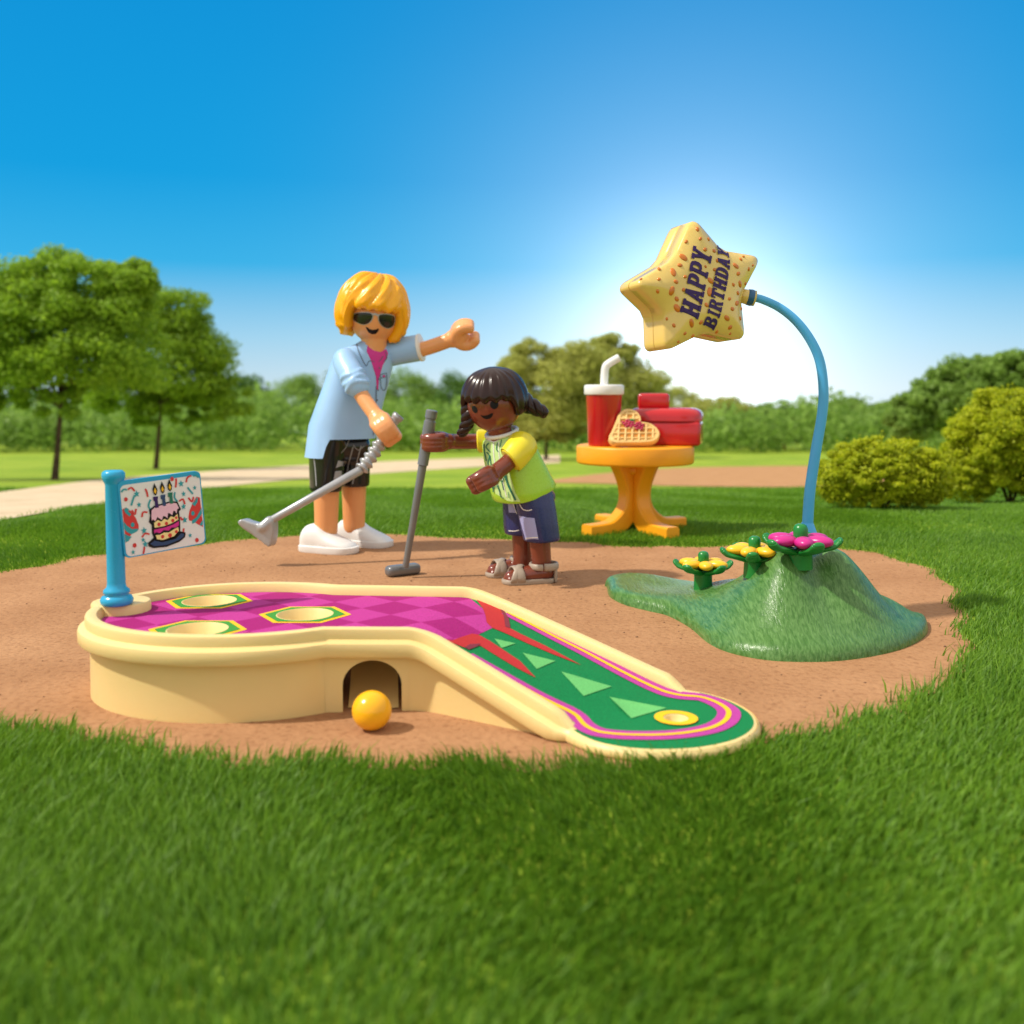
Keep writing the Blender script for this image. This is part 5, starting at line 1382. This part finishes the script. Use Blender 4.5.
def tree(px, py, crown, tr, leaf, label, per=260, size=.07, ncl=55, cr=.42, group='trees behind the lawn', nb=7, top=None):
    """px,py: foot of the trunk in the photo; crown: list of (px,py,half width px,half height px)"""
    g = onterr(px, py); Y = g.y; m = Y / F
    root = thing('tree', g, label, 'tree', group)
    bl = []
    for cx, cy, hw, hh, k in crown:
        c = at(cx, cy, Y); bl += clumps(c, (hw * m * .85, min(hw, hh * 1.3) * m * .85, hh * m * .85), int(ncl * k), cr * hh * m / 1.0)
    vv, f_ = leaves(bl, per, size); np_obj('crown', vv, f_, LEAF[leaf], root)
    c0 = at(crown[0][0], crown[0][1], Y); bm = B(); fork = g.lerp(V((c0.x, Y, c0.z)), .62)
    fork.x += .05
    tube(bm, spline([g - V((0, 0, .15)), g + V((0, 0, .03)), g + (fork - g) * .3, g + (fork - g) * .7, fork, V((c0.x, Y, c0.z)) + V((0, 0, .2 * crown[0][3] * m))], 4), [tr * 1.9, tr * 1.5, tr * 1.25, tr * 1.15] + [tr * (1.1 - .9 * i / 17) for i in range(17)], 12)
    for k in range(nb):
        a = 2 * math.pi * k / nb + random.uniform(-.4, .4); st_ = g.lerp(fork, random.uniform(.85, 1.0)) if k % 2 else fork.lerp(c0, random.uniform(0, .5))
        cx, cy, hw, hh, kk = crown[k % len(crown)]; cc_ = at(cx, cy, Y)
        e = V((cc_.x + math.cos(a) * hw * m * .7, Y + math.sin(a) * hw * m * .5, cc_.z + random.uniform(-.2, .6) * hh * m))
        mid_ = st_.lerp(e, .5) + V((0, 0, -.1 * (e - st_).length * .3))
        pts_ = spline([st_, mid_, e], 5); tube(bm, pts_, [tr * .55 * (1 - .75 * i / (len(pts_) - 1)) for i in range(len(pts_))], 8)
    obj('trunk', bm, M['bark'], root)
    return root
def bush(px, py, crown, leaf, label, name='bush', per=1.0, size=.03, ncl=90, crs=.2, group='rounded bushes at the right'):
    g = onterr(px, py); Y = g.y; m = Y / F
    root = thing(name, g, label, 'bush', group); bl = []
    for cx, cy, hw, hh, k in crown:
        c = at(cx, cy, Y); r = (hw * m, hw * m * .8, hh * m)
        bl.append((c, (r[0] * .9, r[1] * .9, r[2] * .9), 22)); bl += clumps(c, (r[0] * .9, r[1] * .9, r[2] * .9), int(ncl * k), crs * hh * m, -.9)
    vv, f_ = leaves(bl, 150 * per, size); keep_ = vv.reshape(-1, 4, 3)[:, :, 2].min(1) > g.z - .02; vv = vv.reshape(-1, 4, 3)[keep_].reshape(-1, 3); f_ = np.arange(len(vv)).reshape(-1, 4)
    np_obj('foliage', vv, f_, LEAF[leaf], root)
    bm = B()
    for k in range(6):
        a = k * 1.05; e = at(crown[0][0], crown[0][1], Y) + V((math.cos(a) * crown[0][2] * m * .5, math.sin(a) * crown[0][2] * m * .4, .2 * crown[0][3] * m))
        s_ = V((g.x, g.y, g.z - .03)); tube(bm, spline([s_, s_.lerp(e, .5) + V((0, 0, .05)), e], 4), [.03 * m * 100 * (1 - i / 11) * .35 + .004 for i in range(9)], 8)
    obj('stem', bm, M['bark'], root)
    return root
tree(55, 480, [(62, 350, 92, 66, 1.2), (10, 330, 85, 78, 1.0), (115, 345, 54, 64, .8), (70, 298, 84, 50, 1.0), (130, 290, 30, 36, .5), (-50, 340, 65, 85, .8), (30, 395, 70, 34, .5)], .085, 'mid', 'large broad green tree at far left with a tall bare trunk', 270, .055, 75, .24)
tree(156, 469, [(162, 362, 62, 62, 1.1), (198, 368, 42, 54, .8), (128, 388, 44, 38, .7), (174, 318, 40, 40, .6), (222, 400, 30, 32, .5), (170, 410, 46, 24, .5)], .105, 'bright', 'smaller bright green tree right of the large left tree, with slim trunk', 250, .068, 70, .26)
FAR = 'trees along the far edge of the park'
def ftree(px, py, cr, leaf, label, size=.18, per=230, ncl=48, tr=.14): return tree(px, py, cr, tr, leaf, label, per, size, ncl, .30, FAR, 5)
ftree(250, 446, [(247, 405, 34, 36, 1), (232, 425, 26, 20, .5), (270, 420, 24, 22, .5)], 'dark', 'dark green far tree just left of the tall figure in the blue shirt')
ftree(20, 445, [(20, 415, 44, 34, 1), (-30, 415, 40, 36, .8)], 'dark', 'dark tree mass at far left low behind the large broad tree')
ftree(90, 445, [(95, 418, 42, 30, 1), (70, 425, 25, 20, .5)], 'dark', 'dark low tree seen between the two trunks at left')
ftree(175, 445, [(180, 417, 40, 32, 1), (210, 424, 25, 22, .5)], 'dark', 'dark low tree behind the slim trunk of the bright green tree')
ftree(292, 444, [(298, 404, 34, 34, 1), (275, 418, 22, 24, .4), (318, 415, 24, 26, .5)], 'far', 'far tree partly hidden by the blue shirt of the tall figure')
ftree(352, 443, [(350, 403, 32, 36, 1), (330, 420, 22, 22, .4)], 'dark', 'far tree behind the tall figure in the blue shirt')
ftree(410, 443, [(408, 400, 30, 35, 1), (430, 412, 24, 28, .6), (388, 415, 20, 26, .4)], 'far', 'far tree between the two toy figures, below the pointing arm')
ftree(452, 443, [(455, 402, 28, 34, 1), (470, 415, 22, 26, .5)], 'dark', 'far tree behind the dark hair of the small figure')
for x, y, w_, h_, lb in ((205, 446, 22, 17, 'pale low shrub below the bright green tree'), (165, 447, 20, 14, 'small pale shrub just right of the slim trunk'), (248, 447, 26, 16, 'pale shrub beneath the dark far tree left of the blue shirt'), (432, 446, 24, 14, 'pale far shrub between the two toy figures')):
    bush(x, y, [(x, y - h_ * .9, w_, h_, 1)], 'far', lb, 'shrub', .5, .12, 30, .35, 'pale shrubs at the far edge of the lawn')
tree(546, 460, [(545, 395, 54, 52, 1.1), (510, 410, 38, 40, .7), (532, 364, 36, 28, .6), (580, 385, 38, 50, .8), (545, 432, 50, 18, .5)], .12, 'olive', 'sunlit olive tree clump behind the small figure, left of the drink cup', 270, .105, 64, .26)
tree(600, 458, [(604, 395, 40, 56, 1), (634, 402, 40, 48, .9), (612, 357, 32, 24, .5), (615, 432, 40, 18, .4)], .11, 'olive', 'sunlit olive tree rising behind the red drink cup', 260, .11, 60, .26)
ftree(672, 446, [(672, 412, 34, 30, 1), (650, 408, 24, 30, .5)], 'olive', 'hazy far tree behind the red lunch box')
ftree(726, 448, [(726, 420, 36, 24, 1), (700, 418, 24, 24, .5), (755, 424, 24, 22, .5)], 'olive', 'hazy low tree right of the red lunch box')
ftree(785, 450, [(780, 423, 38, 26, 1), (810, 426, 26, 24, .5)], 'far', 'far green tree just left of the curved blue pole')
ftree(842, 448, [(845, 420, 28, 24, 1), (860, 425, 20, 20, .5)], 'far', 'far green tree just right of the curved blue pole')
ftree(880, 449, [(884, 420, 22, 22, 1), (868, 428, 18, 16, .5)], 'far', 'small pale far tree above the rounded yellow bush')
tree(965, 470, [(965, 395, 55, 42, 1.2), (925, 410, 34, 36, .7), (1000, 385, 45, 38, .9), (905, 425, 28, 26, .5), (1040, 400, 50, 50, .8)], .10, 'far', 'grey green spreading tree at far right behind the two bushes', 260, .10, 46, .26)
bush(882, 511, [(884, 472, 72, 40, 1), (846, 482, 36, 28, .35), (920, 482, 36, 28, .35)], 'yellow', 'low rounded yellow green bush standing alone right of the blue pole', per=2.2, size=.0135, ncl=260, crs=.12)
bush(1010, 505, [(1012, 443, 74, 64, 1), (970, 470, 36, 38, .4), (1050, 445, 60, 66, .6)], 'yellow', 'tall rounded yellow green bush cut off by the right edge', per=2.6, size=.0145, ncl=320, crs=.10)

# far-off wood that closes the view behind the separate trees
bl = []
for k in range(420):
    px_w = random.uniform(-260, 1290); Yw = random.uniform(88, 125); topy = 388 + 10 * math.sin(px_w * .021) + 7 * math.sin(px_w * .057 + 1) + (14 if 640 < px_w < 900 else 0) + random.uniform(0, 14)
    g = terr(Yw); x_ = (px_w - 512) / F * Yw; zt_ = 1 - (topy - HOR) / F * Yw
    hgt_ = max(2.5, zt_ - g)
    bl.append(((x_, Yw, g + hgt_ * .5), (random.uniform(2.2, 4.2), 3, hgt_ * .5), 1))
vv, f_ = leaves(bl, 150, .36)
tag(np_obj('woods', vv, f_, LEAF['far']), 'far-off wood closing the park behind the separate trees', 'woods', kind='stuff')

# ------------------------------------------------------------------ light and sky
SUN_EL, SUN_AZ = 50, -102          # azimuth from +Y towards +X
to_sun = V((math.sin(R(SUN_AZ)) * math.cos(R(SUN_EL)), math.cos(R(SUN_AZ)) * math.cos(R(SUN_EL)), math.sin(R(SUN_EL))))
ld = bpy.data.lights.new('sun', 'SUN'); ld.energy = 4.1; ld.angle = R(2); ld.color = (1, .93, .82)
lo = bpy.data.objects.new('sun', ld); COL.objects.link(lo); lo.rotation_euler = to_sun.to_track_quat('Z', 'Y').to_euler(); lo.location = (0, 0, 30)
w = bpy.data.worlds.new('World'); sc.world = w; w.use_nodes = True; nt = w.node_tree; L = nt.links
for n in list(nt.nodes): nt.nodes.remove(n)
out = nt.nodes.new('ShaderNodeOutputWorld'); bg = nt.nodes.new('ShaderNodeBackground'); L.new(bg.outputs[0], out.inputs[0])
sky = nt.nodes.new('ShaderNodeTexSky'); sky.sky_type = 'NISHITA'; sky.sun_disc = False; sky.sun_elevation = R(SUN_EL); sky.sun_rotation = R(SUN_AZ % 360); sky.ozone_density = 4; sky.dust_density = .4; sky.air_density = 1
tc = nt.nodes.new('ShaderNodeTexCoord')
# clear-sky blue deepening upwards (by true elevation), paler towards the horizon
sx = nt.nodes.new('ShaderNodeSeparateXYZ'); L.new(tc.outputs['Generated'], sx.inputs[0])
rp = nt.nodes.new('ShaderNodeValToRGB'); L.new(sx.outputs['Z'], rp.inputs['Fac'])
el = rp.color_ramp.elements
for pos, c in ((0.0, s2l(205, 228, 240)), (.05, s2l(162, 213, 241)), (.12, s2l(50, 178, 234)), (.2, s2l(0, 160, 226)), (.45, s2l(0, 140, 214)), (1.0, s2l(60, 140, 205))):
    if pos in (0.0, 1.0): e = el[0] if pos == 0 else el[-1]
    else: e = el.new(pos)
    e.position = pos; e.color = (*c, 1)
sk = nt.nodes.new('ShaderNodeVectorMath'); sk.operation = 'SCALE'; sk.inputs['Scale'].default_value = .1; L.new(sky.outputs['Color'], sk.inputs[0])
mx = nt.nodes.new('ShaderNodeMix'); mx.data_type = 'RGBA'; mx.inputs[0].default_value = .96; L.new(sk.outputs[0], mx.inputs[6]); L.new(rp.outputs['Color'], mx.inputs[7])
# bright hazy patch low over the trees
gd = V((math.sin(R(10.3)) * math.cos(R(2.6)), math.cos(R(10.3)) * math.cos(R(2.6)), math.sin(R(2.6))))
nv = nt.nodes.new('ShaderNodeVectorMath'); nv.operation = 'NORMALIZE'; L.new(tc.outputs['Generated'], nv.inputs[0])
dt = nt.nodes.new('ShaderNodeVectorMath'); dt.operation = 'DOT_PRODUCT'; dt.inputs[1].default_value = gd; L.new(nv.outputs[0], dt.inputs[0])
mxx = nt.nodes.new('ShaderNodeMath'); mxx.operation = 'MAXIMUM'; mxx.inputs[1].default_value = 0; L.new(dt.outputs['Value'], mxx.inputs[0])
last = mx.outputs[2]
# cloud white added overhead, out of view, as soft neutral fill light
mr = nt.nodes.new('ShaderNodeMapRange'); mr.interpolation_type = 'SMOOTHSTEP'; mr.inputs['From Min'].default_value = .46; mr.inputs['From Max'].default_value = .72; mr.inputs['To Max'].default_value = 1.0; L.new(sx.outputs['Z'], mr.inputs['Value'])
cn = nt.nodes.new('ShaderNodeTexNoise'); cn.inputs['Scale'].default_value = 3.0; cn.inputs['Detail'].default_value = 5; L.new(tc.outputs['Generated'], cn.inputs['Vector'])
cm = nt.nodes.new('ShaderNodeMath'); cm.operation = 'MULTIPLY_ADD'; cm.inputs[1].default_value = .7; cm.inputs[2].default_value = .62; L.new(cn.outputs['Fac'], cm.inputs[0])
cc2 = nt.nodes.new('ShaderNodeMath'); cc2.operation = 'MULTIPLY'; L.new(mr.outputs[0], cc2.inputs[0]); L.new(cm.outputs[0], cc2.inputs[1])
# more white added behind and beside the camera to fill the fronts
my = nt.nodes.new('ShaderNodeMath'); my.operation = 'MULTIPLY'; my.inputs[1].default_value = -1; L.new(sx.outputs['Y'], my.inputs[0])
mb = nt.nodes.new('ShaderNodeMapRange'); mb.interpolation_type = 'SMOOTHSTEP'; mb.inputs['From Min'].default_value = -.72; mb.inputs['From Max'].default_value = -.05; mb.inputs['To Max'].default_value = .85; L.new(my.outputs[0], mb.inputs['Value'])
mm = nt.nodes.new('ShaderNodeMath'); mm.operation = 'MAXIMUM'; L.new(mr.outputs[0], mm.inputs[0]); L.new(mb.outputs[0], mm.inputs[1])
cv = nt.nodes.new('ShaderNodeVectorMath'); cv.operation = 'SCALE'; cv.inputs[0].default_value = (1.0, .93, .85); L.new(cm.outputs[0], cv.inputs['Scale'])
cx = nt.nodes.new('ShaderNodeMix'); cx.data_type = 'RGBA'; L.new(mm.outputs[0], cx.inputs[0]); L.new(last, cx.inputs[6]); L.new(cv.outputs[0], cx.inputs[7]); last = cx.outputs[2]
for powr, st in ((200, .85), (38, .30)):
    p = nt.nodes.new('ShaderNodeMath'); p.operation = 'POWER'; p.inputs[1].default_value = powr; L.new(mxx.outputs[0], p.inputs[0])
    sc_n = nt.nodes.new('ShaderNodeVectorMath'); sc_n.operation = 'SCALE'; sc_n.inputs[0].default_value = (st, st * .98, st * .92); L.new(p.outputs[0], sc_n.inputs['Scale'])
    ad = nt.nodes.new('ShaderNodeVectorMath'); ad.operation = 'ADD'; L.new(last, ad.inputs[0]); L.new(sc_n.outputs[0], ad.inputs[1]); last = ad.outputs[0]
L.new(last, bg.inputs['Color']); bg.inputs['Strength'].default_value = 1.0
vs_ = sc.view_settings; sc.display_settings.display_device = 'sRGB'; vs_.view_transform = 'Standard'; vs_.look = 'None'; vs_.gamma = 1; vs_.exposure = 0
sc.cycles.use_denoising = True
try: sc.cycles.denoiser = 'OPENIMAGEDENOISE'
except Exception: pass
sc.cycles.max_bounces = 8; sc.cycles.transparent_max_bounces = 8
sc.render.film_transparent = False
